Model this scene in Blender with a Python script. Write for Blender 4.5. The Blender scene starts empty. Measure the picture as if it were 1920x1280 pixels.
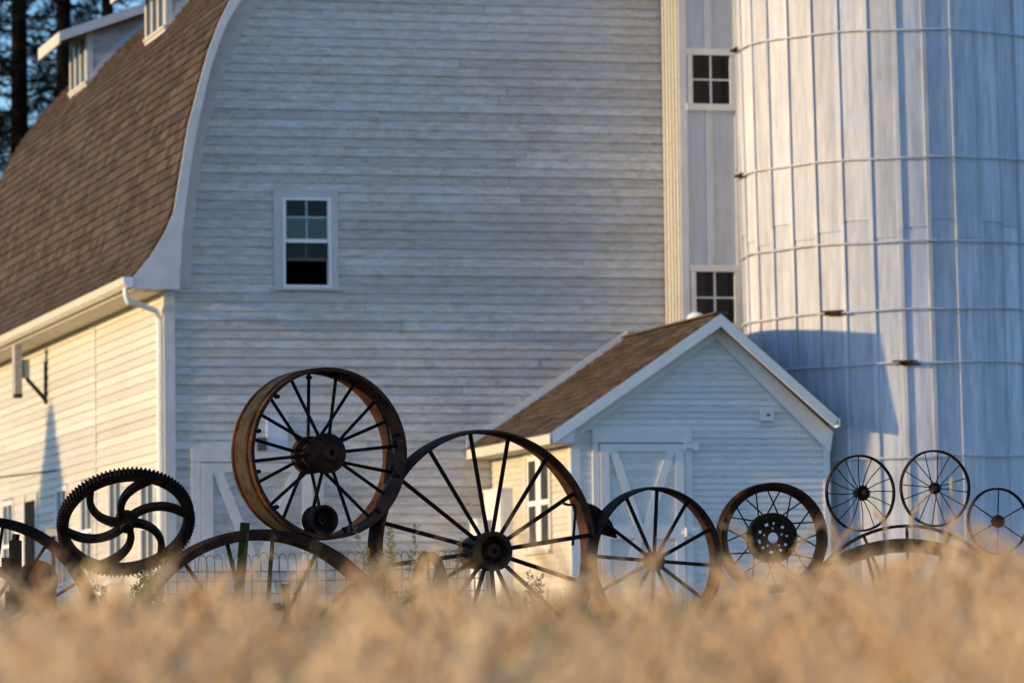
import bpy, math, random
from mathutils import Vector, Matrix, Euler, Quaternion
import numpy as np
R = math.radians
random.seed(7)
scene = bpy.context.scene
COL = scene.collection

# ------------------------------------------------------------------ camera, light, exposure
F = 8800.0                       # focal length in pixels of a 1920 px wide frame
CAM = Vector((0, 0, 1.15))
PITCH, ROLL = R(4.0), R(-0.7)
cd = bpy.data.cameras.new('camera'); cam = bpy.data.objects.new('camera', cd); COL.objects.link(cam)
cam.location = CAM
CROT = Euler((R(90) + PITCH, 0, 0)).to_matrix() @ Matrix.Rotation(ROLL, 3, 'Z')
cam.rotation_euler = CROT.to_euler()
cd.sensor_width = 36; cd.lens = 36 * F / 1920
cd.clip_start = 0.1; cd.clip_end = 6000
cd.dof.use_dof = True; cd.dof.focus_distance = 30.0; cd.dof.aperture_fstop = 4.5
scene.camera = cam

SUN_EL, SUN_OFF = R(7), R(18)
SUN = Vector((-math.cos(SUN_OFF) * math.cos(SUN_EL), -math.sin(SUN_OFF) * math.cos(SUN_EL), math.sin(SUN_EL)))
w = bpy.data.worlds.new('World'); scene.world = w; w.use_nodes = True
nt = w.node_tree
sky = nt.nodes.new('ShaderNodeTexSky'); sky.sky_type = 'NISHITA'; sky.sun_disc = False
sky.sun_elevation = SUN_EL; sky.sun_rotation = math.atan2(SUN.x, SUN.y)
sky.air_density = 1.0; sky.dust_density = 0.3; sky.ozone_density = 3.5; sky.altitude = 700
bg = nt.nodes['Background']; tint = nt.nodes.new('ShaderNodeMix'); tint.data_type = 'RGBA'; tint.blend_type = 'MULTIPLY'; tint.inputs[0].default_value = 1; tint.inputs[7].default_value = (1.03, .965, 1.02, 1)
nt.links.new(sky.outputs[0], tint.inputs[6]); nt.links.new(tint.outputs[2], bg.inputs[0]); bg.inputs[1].default_value = 0.15
sl = bpy.data.lights.new('sun', 'SUN'); so = bpy.data.objects.new('sun', sl); COL.objects.link(so)
sl.energy = 2.0; sl.angle = R(1.0); sl.color = (1.0, 0.70, 0.34)
so.rotation_euler = SUN.to_track_quat('Z', 'Y').to_euler(); so.location = (-20, -5, 20)
vs = scene.view_settings
vs.view_transform = 'Standard'; vs.look = 'None'; vs.exposure = 1.34; vs.gamma = 1; vs.use_curve_mapping = False
scene.render.engine = 'CYCLES'

# ------------------------------------------------------------------ helpers
def ray(px, py):
    return (CROT @ Vector(((px - 960) / F, -(py - 640) / F, -1))).normalized()
def proj(P):
    q = CROT.transposed() @ (Vector(P) - CAM)
    return (960 + F * q.x / -q.z, 640 - F * q.y / -q.z)
def ground_z(y):
    xs = [-400, 0, 15, 30, 55, 80, 4000]; zs = [-4, 0, .675, 1.1, 1.75, 2.0, 2.0]
    return float(np.interp(y, xs, zs))
A0 = R(14.8)                     # how far the barn is turned
U = Vector((math.cos(A0), math.sin(A0), 0)); V = Vector((-math.sin(A0), math.cos(A0), 0))
d0 = ray(315, 1150)
BO = Vector((d0.x / d0.y * 55, 55, ground_z(55)))        # near left corner of the barn
def to_barn(P):
    q = Vector(P) - BO
    return Vector((q.dot(U), q.dot(V), q.z))
def from_barn(s, y, z): return BO + U * s + V * y + Vector((0, 0, z))
def bp(px, py, y=0.0):           # a point of the plane parallel to the gable, y metres behind it -> (s, z)
    d = ray(px, py); t = (y - (CAM - BO).dot(V)) / d.dot(V); q = to_barn(CAM + d * t); return q.x, q.z
def lp(px, py, s=0.0):           # a point of the plane parallel to the side wall -> (y, z)
    d = ray(px, py); t = (s - (CAM - BO).dot(U)) / d.dot(U); q = to_barn(CAM + d * t); return q.y, q.z
def fp(px, py, off=0.0):         # a point of the line of the wheel fence
    d = ray(px, py); t = (30 + off) / (d.y - .45 * d.x); return CAM + d * t

class MB:
    def __init__(self): self.v = []; self.f = []
    def add(self, vs_, fs_):
        o = len(self.v); self.v += [tuple(p) for p in vs_]; self.f += [tuple(i + o for i in q) for q in fs_]; return self
    def box(self, x0, x1, y0, y1, z0, z1):
        return self.add([(x0,y0,z0),(x1,y0,z0),(x1,y1,z0),(x0,y1,z0),(x0,y0,z1),(x1,y0,z1),(x1,y1,z1),(x0,y1,z1)],
                        [(0,3,2,1),(4,5,6,7),(0,1,5,4),(1,2,6,5),(2,3,7,6),(3,0,4,7)])
    def prism(self, poly, y0, y1, axis='y'):       # polygon in (x,z) pushed along y, or in (y,z) pushed along x
        n = len(poly)
        if axis == 'y': vv = [(a, y0, b) for a, b in poly] + [(a, y1, b) for a, b in poly]
        else: vv = [(y0, a, b) for a, b in poly] + [(y1, a, b) for a, b in poly]
        return self.add(vv, [tuple(range(n)), tuple(range(2*n-1, n-1, -1))] + [(i, i+n, (i+1) % n + n, (i+1) % n) for i in range(n)])
    def strip(self, A, B, y0, y1):                 # band between two curves in (x,z), thick from y0 to y1
        n = len(A)
        vv = [(a[0], y0, a[1]) for a in A] + [(b[0], y0, b[1]) for b in B] + [(a[0], y1, a[1]) for a in A] + [(b[0], y1, b[1]) for b in B]
        ff = []
        for i in range(n - 1):
            ff += [(i, i+1, n+i+1, n+i), (2*n+i, 3*n+i, 3*n+i+1, 2*n+i+1), (i, 2*n+i, 2*n+i+1, i+1), (n+i, n+i+1, 3*n+i+1, 3*n+i)]
        ff += [(0, n, 3*n, 2*n), (n-1, 3*n-1, 4*n-1, 2*n-1)]
        return self.add(vv, ff)
    def bar(self, p, q, wd, th, up=(0, 0, 1)):
        p = Vector(p); q = Vector(q); d = (q - p).normalized(); a = d.cross(Vector(up)).normalized() * wd / 2; b = a.cross(d).normalized() * th / 2
        vv = [p-a-b, p+a-b, p+a+b, p-a+b, q-a-b, q+a-b, q+a+b, q-a+b]
        return self.add(vv, [(0,3,2,1),(4,5,6,7),(0,1,5,4),(1,2,6,5),(2,3,7,6),(3,0,4,7)])
    def tube(self, pts, r, n=8, caps=True):
        pts = [Vector(p) for p in pts]; m = len(pts); rr = r if isinstance(r, (list, tuple)) else [r] * m
        prev = None; vv = []
        for i, p in enumerate(pts):
            d = (pts[min(i+1, m-1)] - pts[max(i-1, 0)]).normalized()
            if prev is None:
                prev = d.orthogonal().normalized()
            a = (prev - d * prev.dot(d)).normalized(); prev = a; b = d.cross(a)
            vv += [p + (a * math.cos(2*math.pi*k/n) + b * math.sin(2*math.pi*k/n)) * rr[i] for k in range(n)]
        ff = [(i*n+k, i*n+(k+1) % n, (i+1)*n+(k+1) % n, (i+1)*n+k) for i in range(m-1) for k in range(n)]
        if caps: ff += [tuple(range(n-1, -1, -1)), tuple((m-1)*n+k for k in range(n))]
        return self.add(vv, ff)
    def lathe(self, prof, n=48, axis='y', closed=True, jit=0.0):
        m = len(prof); vv = []; rnd = random.Random(3)
        for k in range(n):
            t = 2*math.pi*k/n; c, s = math.cos(t), math.sin(t); j = 1 + jit * math.sin(3*t + 1) + jit * .6 * math.sin(7*t)
            for r_, h in prof:
                vv.append((r_*c*j, h, r_*s*j) if axis == 'y' else (r_*c*j, r_*s*j, h))
        ff = []
        for k in range(n):
            for i in range(m if closed else m-1):
                a = k*m+i; b = k*m+(i+1) % m; c2 = ((k+1) % n)*m+(i+1) % m; e = ((k+1) % n)*m+i
                ff.append((a, b, c2, e) if axis == 'y' else (a, e, c2, b))
        return self.add(vv, ff)
    def mesh(self, name, mat, smooth=False):
        me = bpy.data.meshes.new(name); me.from_pydata([tuple(p) for p in self.v], [], self.f); me.materials.append(mat)
        me.validate()
        import bmesh
        b = bmesh.new(); b.from_mesh(me); bmesh.ops.recalc_face_normals(b, faces=b.faces); b.to_mesh(me); b.free()
        if smooth:
            me.polygons.foreach_set('use_smooth', [True] * len(me.polygons))
            try: me.set_sharp_from_angle(angle=R(35))
            except Exception: pass
        me.update(); return me
    def build(self, name, mat, parent=None, smooth=False, loc=None, rot=None):
        return place(name, self.mesh(name, mat, smooth), parent, loc, rot)
def place(name, me, parent=None, loc=None, rot=None, scale=None):
    o = bpy.data.objects.new(name, me); COL.objects.link(o)
    if parent is not None: o.parent = parent
    if loc is not None: o.location = loc
    if rot is not None: o.rotation_euler = rot
    if scale is not None: o.scale = scale
    return o
def tag(o, label, cat, group=None):
    o['label'] = label; o['category'] = cat
    if group: o['group'] = group
    return o
def thing(name, label, cat, loc, rot=(0, 0, 0), group=None):
    o = bpy.data.objects.new(name, None); COL.objects.link(o); o.empty_display_size = .2
    o.location = loc; o.rotation_euler = rot
    return tag(o, label, cat, group)
def structure(o): o['kind'] = 'structure'; return o
def stuff(o): o['kind'] = 'stuff'; return o

# ------------------------------------------------------------------ materials
def nodes(name, rough=.6, spec=.3, metal=0.0):
    m = bpy.data.materials.new(name); m.use_nodes = True; n = m.node_tree; b = n.nodes['Principled BSDF']
    b.inputs['Roughness'].default_value = rough; b.inputs['Specular IOR Level'].default_value = spec; b.inputs['Metallic'].default_value = metal
    return m, n, b
def coords(n, scale, rotz=0.0, kind='pos'):
    if kind == 'pos': g = n.nodes.new('ShaderNodeNewGeometry'); src = g.outputs['Position']
    else: g = n.nodes.new('ShaderNodeTexCoord'); src = g.outputs['Object']
    r1 = n.nodes.new('ShaderNodeVectorRotate'); r1.rotation_type = 'Z_AXIS'; r1.inputs['Angle'].default_value = -rotz
    n.links.new(src, r1.inputs['Vector'])
    mp = n.nodes.new('ShaderNodeMapping'); mp.inputs['Scale'].default_value = scale; n.links.new(r1.outputs[0], mp.inputs['Vector'])
    return mp.outputs[0]
def noise(n, vec, scale, detail=4, rough=.55, lo=.35, hi=.65, a=0.0, b=1.0):
    t = n.nodes.new('ShaderNodeTexNoise'); t.inputs['Scale'].default_value = scale; t.inputs['Detail'].default_value = detail; t.inputs['Roughness'].default_value = rough
    n.links.new(vec, t.inputs['Vector'])
    m = n.nodes.new('ShaderNodeMapRange'); m.inputs[1].default_value = lo; m.inputs[2].default_value = hi; m.inputs[3].default_value = a; m.inputs[4].default_value = b
    n.links.new(t.outputs['Fac'], m.inputs[0]); return m.outputs[0]
def mixc(n, fac, a, b, mode='MIX'):
    m = n.nodes.new('ShaderNodeMix'); m.data_type = 'RGBA'; m.blend_type = mode
    if isinstance(fac, (int, float)): m.inputs[0].default_value = fac
    else: n.links.new(fac, m.inputs[0])
    for i, c in ((6, a), (7, b)):
        if isinstance(c, (tuple, list)): m.inputs[i].default_value = (*c, 1)
        else: n.links.new(c, m.inputs[i])
    return m.outputs[2]
def vary(n, col, amount, island=False):            # brightness of each separate piece
    if island: g = n.nodes.new('ShaderNodeNewGeometry'); src = g.outputs['Random Per Island']
    else: g = n.nodes.new('ShaderNodeObjectInfo'); src = g.outputs['Random']
    m = n.nodes.new('ShaderNodeMapRange'); m.inputs[3].default_value = 1 - amount; m.inputs[4].default_value = 1 + amount; n.links.new(src, m.inputs[0])
    h = n.nodes.new('ShaderNodeHueSaturation'); n.links.new(m.outputs[0], h.inputs['Value'])
    n.links.new(col, h.inputs['Color']) if not isinstance(col, tuple) else None
    if isinstance(col, tuple): h.inputs['Color'].default_value = (*col, 1)
    return h.outputs[0]
def bump(n, b, h, strength, dist=.01):
    bn = n.nodes.new('ShaderNodeBump'); bn.inputs['Strength'].default_value = strength; bn.inputs['Distance'].default_value = dist
    n.links.new(h, bn.inputs['Height']); n.links.new(bn.outputs[0], b.inputs['Normal'])

def paint(name, base, bare, dirt, scale=(2.2, 2.2, 16), var=.1, peel=(.52, .70), rough=.55, island=False, peelmax=.75, dirtmax=.55, blue=0.0):
    m, n, b = nodes(name, rough, .25)
    v = coords(n, scale, A0); v1 = coords(n, (1, 1, 1), A0)
    c = mixc(n, noise(n, v, 2.2, 5, .6, .35, .72, 0, dirtmax), base, dirt)
    c = mixc(n, noise(n, v, 6.0, 6, .7, peel[0], peel[1], 0, peelmax), c, bare)
    c = mixc(n, noise(n, v1, .45, 3, .5, .35, .68, 0, .35), c, dirt)
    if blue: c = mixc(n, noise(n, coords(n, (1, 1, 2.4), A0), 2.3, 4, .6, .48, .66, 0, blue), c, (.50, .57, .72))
    c = vary(n, c, var, island)
    n.links.new(c, b.inputs['Base Color'])
    bump(n, b, noise(n, v, 9, 4, .6, .2, .8), .35, .004)
    return m
M = {}
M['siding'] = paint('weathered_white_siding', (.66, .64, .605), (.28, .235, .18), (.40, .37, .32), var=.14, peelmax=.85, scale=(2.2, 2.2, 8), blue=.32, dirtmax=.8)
M['siding_side'] = paint('sunlit_white_siding', (.68, .65, .57), (.42, .36, .28), (.50, .46, .38), var=.11, scale=(5, 5, 9), dirtmax=.8)  # creamier copy: sun warmth put into the colour of left-facing parts
M['trim'] = paint('white_trim', (.72, .715, .72), (.38, .35, .31), (.50, .49, .48), scale=(2, 2, 2), var=.03, peel=(.62, .8))
M['shed'] = paint('bright_shed_paint', (.82, .80, .77), (.42, .38, .33), (.60, .58, .54), var=.08, peelmax=.7, scale=(2.2, 2.2, 10), blue=.15)  # base colour brighter than the barn siding
M['shed_trim'] = paint('bright_shed_trim', (.85, .83, .80), (.45, .42, .38), (.66, .65, .62), scale=(2, 2, 2), var=.02, peel=(.62, .8))  # base colour brighter than the barn trim
M['frieze'] = paint('weathered_casing_paint', (.60, .59, .60), (.36, .33, .30), (.46, .45, .44), scale=(2, 2, 5), var=.04, peel=(.58, .78))
M['clean'] = paint('clean_white_vinyl', (.85, .86, .88), (.75, .75, .76), (.74, .74, .75), scale=(2, 2, 2), var=.01, rough=.4)
M['cabinet'] = paint('white_enamel', (.80, .80, .82), (.6, .6, .6), (.70, .70, .70), scale=(2, 2, 2), var=.01, rough=.4)
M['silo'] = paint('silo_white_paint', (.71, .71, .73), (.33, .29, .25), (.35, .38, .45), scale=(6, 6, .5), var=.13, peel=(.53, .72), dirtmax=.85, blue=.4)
M['shaft'] = paint('shaft_shade_blue_paint', (.58, .61, .68), (.36, .35, .34), (.42, .45, .50), scale=(7, 7, .6), var=.05)  # blue-grey of the shaded front put into the base colour
M['core'] = paint('wall_sheathing', (.30, .29, .27), (.2, .18, .16), (.22, .21, .2))
def shingle_mat(name, island):
    m, n, b = nodes(name, .9, .1)
    v = coords(n, (1, 1, 1), A0)
    c = mixc(n, noise(n, v, 40, 3, .6), (.050, .036, .028), (.116, .082, .061))
    c = mixc(n, noise(n, v, .7, 3, .5, .4, .7, 0, .6), c, (.075, .066, .058))
    c = vary(n, c, .36, island)
    n.links.new(c, b.inputs['Base Color']); bump(n, b, noise(n, v, 120, 2), .5, .004); return m
M['shingle'] = shingle_mat('brown_shingle', False); M['shingle_i'] = shingle_mat('brown_shingle_field', True)
def rust(name, dark, light, amt=(.42, .66), rough=.78, scale=9.0):
    dark = tuple(x * .7 for x in dark); light = tuple(x * .85 for x in light)
    m, n, b = nodes(name, rough, .12)
    v = coords(n, (1, 1, 1)); c = mixc(n, noise(n, v, scale, 6, .65, amt[0], amt[1]), dark, light)
    c = mixc(n, noise(n, v, 55, 4, .7, .55, .75, 0, .6), c, (dark[0]*.4, dark[1]*.4, dark[2]*.4))
    n.links.new(c, b.inputs['Base Color'])
    bump(n, b, noise(n, v, 70, 5, .7), .5, .004); return m
M['rust'] = rust('dark_rusty_iron', (.022, .012, .010), (.068, .028, .016))
M['rust_orange'] = rust('orange_rusty_iron', (.040, .018, .013), (.125, .048, .021), (.40, .68))
M['rust_black'] = rust('blackened_iron', (.013, .008, .008), (.035, .017, .012))
M['rust_band'] = rust('brown_flaking_band', (.034, .020, .013), (.062, .047, .030), (.35, .6), .8, 14)
M['green_post'] = rust('dark_green_post_paint', (.020, .032, .012), (.045, .07, .02))
M['lug'] = rust('silo_lug_rust', (.05, .02, .014), (.12, .045, .02))
def simple(name, col, rough=.6, spec=.3, metal=0, sc=20, dv=.25):
    m, n, b = nodes(name, rough, spec, metal); v = coords(n, (1, 1, 1))
    c = mixc(n, noise(n, v, sc, 4), col, tuple(x * (1 - dv) for x in col)); n.links.new(c, b.inputs['Base Color']); return m
M['glass'] = simple('dark_window_glass', (.008, .010, .016), .12, .2, 0, 3, .3)
M['glass_teal'] = simple('teal_window_glass', (.035, .065, .075), .1, .5, 0, 3, .3)
M['glass_side'] = simple('grey_window_glass', (.035, .036, .036), .3, .15, 0, 3, .3)
M['dark'] = simple('dark_interior', (.01, .01, .012), .9, .1)
M['black_metal'] = simple('black_bracket_steel', (.02, .02, .022), .5, .4)
M['antenna'] = simple('beige_antenna_plastic', (.45, .42, .38), .5, .3)
M['teal'] = simple('pale_blue_coupling', (.30, .45, .50), .4, .4)
M['wire'] = simple('grey_galvanised_wire', (.10, .095, .10), .5, .4)
M['patch'] = simple('pale_blue_board_paint', (.62, .68, .80), .5, .3, 0, 6, .1)
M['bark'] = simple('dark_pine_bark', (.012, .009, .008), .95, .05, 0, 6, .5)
M['machine_red'] = simple('faded_maroon_iron', (.016, .007, .007), .8, .2, 0, 8, .4)
def leafy(name, a, bcol, rough=.7):
    m, n, b = nodes(name, rough, .15)
    g = n.nodes.new('ShaderNodeNewGeometry'); c = mixc(n, g.outputs['Random Per Island'], a, bcol)
    n.links.new(c, b.inputs['Base Color'])
    tr = n.nodes.new('ShaderNodeBsdfTranslucent'); n.links.new(c, tr.inputs['Color'])
    mx = n.nodes.new('ShaderNodeMixShader'); mx.inputs[0].default_value = .25
    out = n.nodes['Material Output']; n.links.new(b.outputs[0], mx.inputs[1]); n.links.new(tr.outputs[0], mx.inputs[2]); n.links.new(mx.outputs[0], out.inputs[0]); return m
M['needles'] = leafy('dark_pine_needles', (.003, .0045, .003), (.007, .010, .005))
M['spruce'] = leafy('spruce_needles', (.02, .04, .015), (.05, .08, .03))
M['wheat'] = leafy('ripe_wheat', (.52, .28, .12), (.95, .76, .46))
_n = M['wheat'].node_tree; _a = _n.nodes.new('ShaderNodeAttribute'); _a.attribute_name = 'tone'
for l_ in list(_n.links):
    if l_.from_socket.name == 'Random Per Island': _n.links.new(_a.outputs['Fac'], l_.to_socket)
M['grass'] = leafy('dry_grass', (.22, .20, .07), (.40, .30, .14))
M['weed'] = leafy('green_weed_leaf', (.16, .18, .05), (.36, .34, .13))
m_, n_, b_ = nodes('field_soil_and_stubble', .95, .05)
v_ = coords(n_, (1, 1, 1)); c_ = mixc(n_, noise(n_, v_, 1.3, 6), (.16, .12, .06), (.10, .12, .04)); c_ = mixc(n_, noise(n_, v_, 14, 5, .7), c_, (.24, .18, .10))
n_.links.new(c_, b_.inputs['Base Color']); bump(n_, b_, noise(n_, v_, 20, 5, .7), .7, .05); M['ground'] = m_

# ------------------------------------------------------------------ ground
g = MB(); ys = [-400, -60, -10, 0, 5, 10, 15, 22, 30, 42, 55, 80, 150, 500, 4000]; xs = [-4000, -600, -100, -20, 20, 100, 600, 4000]
g.add([(x, y, ground_z(y)) for y in ys for x in xs], [(j*8+i, j*8+i+1, (j+1)*8+i+1, (j+1)*8+i) for j in range(len(ys)-1) for i in range(7)])
structure(g.build('ground', M['ground']))

# ------------------------------------------------------------------ barn
BROT = (0, 0, A0)
barn = thing('barn', 'big white clapboard barn with curved brown shingle roof filling the background', 'barn', BO, BROT)
WB = bp(1440, 900)[0]; LB = 16.0; WMID = WB / 2
OV = -.30                                                  # rake overhang plane
def curve(pts, y): return [bp(a, b, y) for a, b in pts]
outer_px = [(250,519),(284,477),(309,436),(325,399),(336,331),(352,236),(370,168),(390,95),(411,41),(431,0),(461,-45),(505,-102),(560,-158),(640,-222),(730,-275)]
inner_px = [(336,541),(338,500),(340,453),(347,385),(359,295),(374,217),(395,127),(412,78),(427,40),(454,-4),(480,-40),(522,-92),(572,-143),(648,-204),(735,-255)]
outer = curve(outer_px, OV); inner = curve(inner_px, OV)
top_z = outer[-1][1] + .55
outer.append((WMID, top_z)); inner.append((WMID, top_z - .13))
def resample(c, step):
    out = [c[0]]; L = [0]
    for i in range(1, len(c)): L.append(L[-1] + math.dist(c[i], c[i-1]))
    n = max(2, int(round(L[-1] / step))); xs_ = np.linspace(0, L[-1], n + 1)
    return list(zip(np.interp(xs_, L, [p[0] for p in c]), np.interp(xs_, L, [p[1] for p in c])))
def smooth(c, it=2):
    c = [tuple(p) for p in c]
    for _ in range(it): c = [c[0]] + [((c[i-1][0] + 2*c[i][0] + c[i+1][0]) / 4, (c[i-1][1] + 2*c[i][1] + c[i+1][1]) / 4) for i in range(1, len(c)-1)] + [c[-1]]
    return c
prof = smooth(resample(outer, .055), 6)
def prof_s(z): # wall edge at height z
    zz = [p[1] for p in prof]; ss = [p[0] for p in prof]; return float(np.interp(z, zz, ss))
EZ = bp(300, 542, OV)[1]; ES = outer[0][0]                  # eave underside height and outward reach
mir = lambda p: (2*WMID - p[0], p[1])
# roof deck (a shell under the shingles)
deck_in = smooth([(p[0] + .10 if i < 2 else p[0] + .10, p[1] - .03) for i, p in enumerate(prof)], 1)
deck_in[0] = (ES + .05, prof[0][1] - .06)
md = MB(); A_ = [(p[0] + .012, p[1] - .006) for p in prof]
md.strip(A_ + [mir(p) for p in reversed(A_[:-1])], deck_in + [mir(p) for p in reversed(deck_in[:-1])], OV + .02, LB + .3)
md.build('roof', M['core'], barn, False)
# rake fascia and flared eave return
no = resample(outer, .1); n1 = len(no); ni = []
L = resample(inner, .1)
xi = np.linspace(0, 1, n1); Li = len(L); ni = list(zip(np.interp(xi, np.linspace(0, 1, Li), [p[0] for p in L]), np.interp(xi, np.linspace(0, 1, Li), [p[1] for p in L])))
for side in (0, 1):
    a = MB(); o1, i1 = (no, ni) if side == 0 else ([mir(p) for p in no], [mir(p) for p in ni])
    a.strip(o1, i1, OV - .03, OV); a.build('rake_fascia', M['trim'], barn, False)
    b = MB(); e = [(ES, outer[0][1]), (ES, EZ), (inner[0][0], EZ), (inner[0][0] - .02, inner[1][1])]
    if side: e = [mir(p) for p in e]
    b.prism(e, OV - .034, OV - .004); b.build('eave_return', M['trim'], barn)
    s = MB(); so_ = [(p[0] - .02, p[1]) for p in ni[1:]]; si = [(p[0] + .0, p[1] - .01) for p in ni[1:]]
    if side: so_ = [mir(p) for p in so_]; si = [mir(p) for p in si]
    s.strip(so_, si, OV + .002, -.002); s.build('rake_soffit', M['trim'], barn)
# frieze boards on the wall
frz = curve([(358,541),(361,453),(370,362),(381,272),(399,199),(422,131),(454,59),(485,5),(512,-30),(560,-90),(610,-135),(690,-190),(770,-232)], -.02)
frz = resample(frz + [(WMID, top_z - .32)], .12); frl = [(prof_s(p[1]) + .03 if p[1] > EZ + .3 else -.02, p[1]) for p in frz]
frl = [(max(frl[i][0], -.02) if i < 3 else frl[i][0], p[1]) for i, p in enumerate(frz)]
frl = [(min(a[0], b[0] - .05), a[1]) for a, b in zip(frl, frz)]
for side in (0, 1):
    A_, B_ = (frl, frz) if side == 0 else ([mir(p) for p in frl], [mir(p) for p in frz])
    MB().strip(A_, B_, -.034, -.004).build('frieze_board', M['frieze'], barn)
# wall cores, with the open sash window cut out
wx0, wz0 = bp(530, 536); wx1, wz1 = bp(619, 372)
edge = [(prof_s(z) + .06, z) for z in np.arange(EZ + .1, top_z - .3, .12)]
L_ = [(.02, -.3), (.02, EZ)] + edge
core = MB()
lowz = [-.3, wz0, wz1]
def wall_poly(z0, z1, x0=None, x1=None):
    zs = [z0] + [z for z in np.arange(math.ceil(z0*8)/8, z1, .125) if z > z0 + 1e-4] + [z1]
    def lx(z): return .02 if z < EZ + .1 else prof_s(z) + .06
    lf = [(x0 if x0 is not None else lx(z), z) for z in zs]; rt = [(x1 if x1 is not None else 2*WMID - lx(z), z) for z in zs]
    return lf, rt
for z0, z1, x0, x1 in ((-.3, wz0, None, None), (wz0, wz1, None, wx0), (wz0, wz1, wx1, None), (wz1, top_z - .15, None, None)):
    a, b = wall_poly(z0, z1, x0, x1); core.strip(a, b, .0, .09)
core.build('gable_wall', M['core'], barn)
MB().box(.0, .09, .092, LB, -.3, EZ + .3).build('side_wall', M['core'], barn)
MB().box(WB - .09, WB, .092, LB, -.3, EZ + .3).build('side_wall', M['core'], barn)
a, b = wall_poly(-.3, top_z - .15); MB().strip(a, b, LB + .002, LB + .09).build('back_wall', M['core'], barn)
MB().box(.3, wx1 + 1.5, 1.6, 1.65, wz0 - 1.2, wz1 + 1).build('dark_backing', M['dark'], barn)  # added dark sheet, stands in for the unlit inside behind the open window
# clapboards: one shared board, 1 m long, scaled to length
EXP = .109
def board_mesh(name, mat, exp, axis='x', th=.024):
    pf = [(-th, -.003), (-.003, .015), (0.0, exp + .014), (-.006, exp + .014)]
    m = MB()
    if axis == 'x': m.add([(x, a, b) for x in (0, 1) for a, b in pf], [(0,1,2,3),(7,6,5,4),(0,4,5,1),(1,5,6,2),(2,6,7,3),(3,7,4,0)])
    else: m.add([(a, y, b) for y in (0, 1) for a, b in pf], [(0,1,2,3),(7,6,5,4),(0,4,5,1),(1,5,6,2),(2,6,7,3),(3,7,4,0)])
    return m.mesh(name, mat)
bm_g = board_mesh('siding_board', M['siding'], EXP); bm_s = board_mesh('siding_board', M['siding_side'], EXP, 'y')
dx0, dz_top = bp(377, 868); dx1, _ = bp(585, 868)          # barn door
rnd = random.Random(11); nboard = 0
def lay(x0, x1, holes, z, me, par, axis='x', other=0.0, maxl=4.6, minl=1.6, gap=.006, z_off=0.0):
    """boards along one row between x0 and x1, leaving out the holes"""
    global nboard
    segs = [(x0, x1)]
    for h0, h1 in holes:
        ns = []
        for a, b in segs:
            if h1 <= a or h0 >= b: ns.append((a, b)); continue
            if h0 > a: ns.append((a, h0))
            if h1 < b: ns.append((h1, b))
        segs = ns
    for a, b in segs:
        x = a
        while b - x > .02:
            l = rnd.uniform(minl, maxl)
            if b - x - l < minl * .7: l = b - x
            jy = rnd.uniform(-.0035, .002)
            if axis == 'x': place('siding_board', me, par, (x, other + jy, z), (0, rnd.uniform(-.0004, .0004), 0), (l - gap, 1, 1))
            else: place('siding_board', me, par, (other + jy, x, z), None, (1, l - gap, 1))
            nboard += 1; x += l
cz0 = (wz0 - .04, wz1 + .02)
z = -.15; VIS_TOP = bp(1000, -45)[1]
while z < VIS_TOP:
    zm = z + EXP
    lx = .10 if z < EZ - .02 else prof_s(zm) + .16
    rx = WB - .1 if z < EZ - .02 else 2*WMID - prof_s(zm) - .16
    rx = min(rx, bp(1262, 300, 0)[0]) if z > bp(1262, 640, 0)[1] else rx
    holes = []
    if z + EXP > wz0 - .02 and z < wz1 + .02: holes.append((wx0 - .06, wx1 + .06))
    if z < dz_top: holes.append((dx0 - .02, dx1 + .02))
    lay(lx, rx, holes, z, bm_g, barn, 'x', 0.0, 5.5, 2.2)
    z += EXP
# plain board cladding above what the photo shows
a, b = wall_poly(VIS_TOP + .02, top_z - .2); MB().strip(a, b, -.012, -.001).build('upper_cladding', M['siding'], barn)
# side wall clapboards
byy, _ = lp(182, 800); zz_ = -.15
swin = []                                                   # side wall windows (y0,y1,z0,z1)
for pa, pb, yt in ((292,266,897),(231,207,905),(175,154,912),(128,109,921),(27,8,948)):
    y0 = lp(pa, yt)[0]; y1 = lp(pb, yt)[0]; zt = lp((pa+pb)/2, yt)[1]
    swin.append((y0, y1, zt - 1.15, zt))
dy0, dzt = lp(72, 936); dy1 = lp(50, 940)[0]
while zz_ < EZ - .04:
    holes = [(byy - .035, byy + .035)] + [(a - .03, b + .03) for a, b, c, d in swin if zz_ + EXP > c and zz_ < d]
    if zz_ < dzt: holes.append((dy0, dy1))
    lay(.09, LB, holes, zz_, bm_s, barn, 'y', 0.0, 12.0, 5.0, .003); zz_ += EXP
MB().box(-.03, -.002, byy - .033, byy + .033, -.2, EZ).build('batten', M['trim'], barn)
for i, (a, b, c, d) in enumerate(swin):
    f = MB().box(-.035, -.001, a - .07, a, c - .06, d + .07).box(-.035, -.001, b, b + .07, c - .06, d + .07).box(-.036, -.001, a, b, d, d + .07).box(-.05, -.001, a - .09, b + .09, c - .10, c - .06).build('window', M['trim'], barn)
    m = MB(); mid = (a + b) / 2; zc = (c + d) / 2
    m.box(-.025, .0, a, a + .045, c - .06, d); m.box(-.025, 0, b - .045, b, c - .06, d); m.box(-.024, 0, mid - .02, mid + .02, c - .06, d); m.box(-.026, 0, a + .045, b - .045, zc - .025, zc + .025)
    m.build('sash', M['clean'], f)
    MB().box(-.006, -.002, a + .01, b - .01, c - .05, d - .01).build('pane', M['glass_side'], f)
dr = MB().box(-.03, -.001, dy0 + .02, dy1 - .02, -.2, dzt).build('side_door', M['dark'], barn)
for ja, jb in ((dy0 - .1, dy0 + .018), (dy1 - .018, dy1 + .1)): MB().box(-.045, -.001, ja, jb, -.2, dzt + .1).build('door_jamb', M['trim'], dr)
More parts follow.
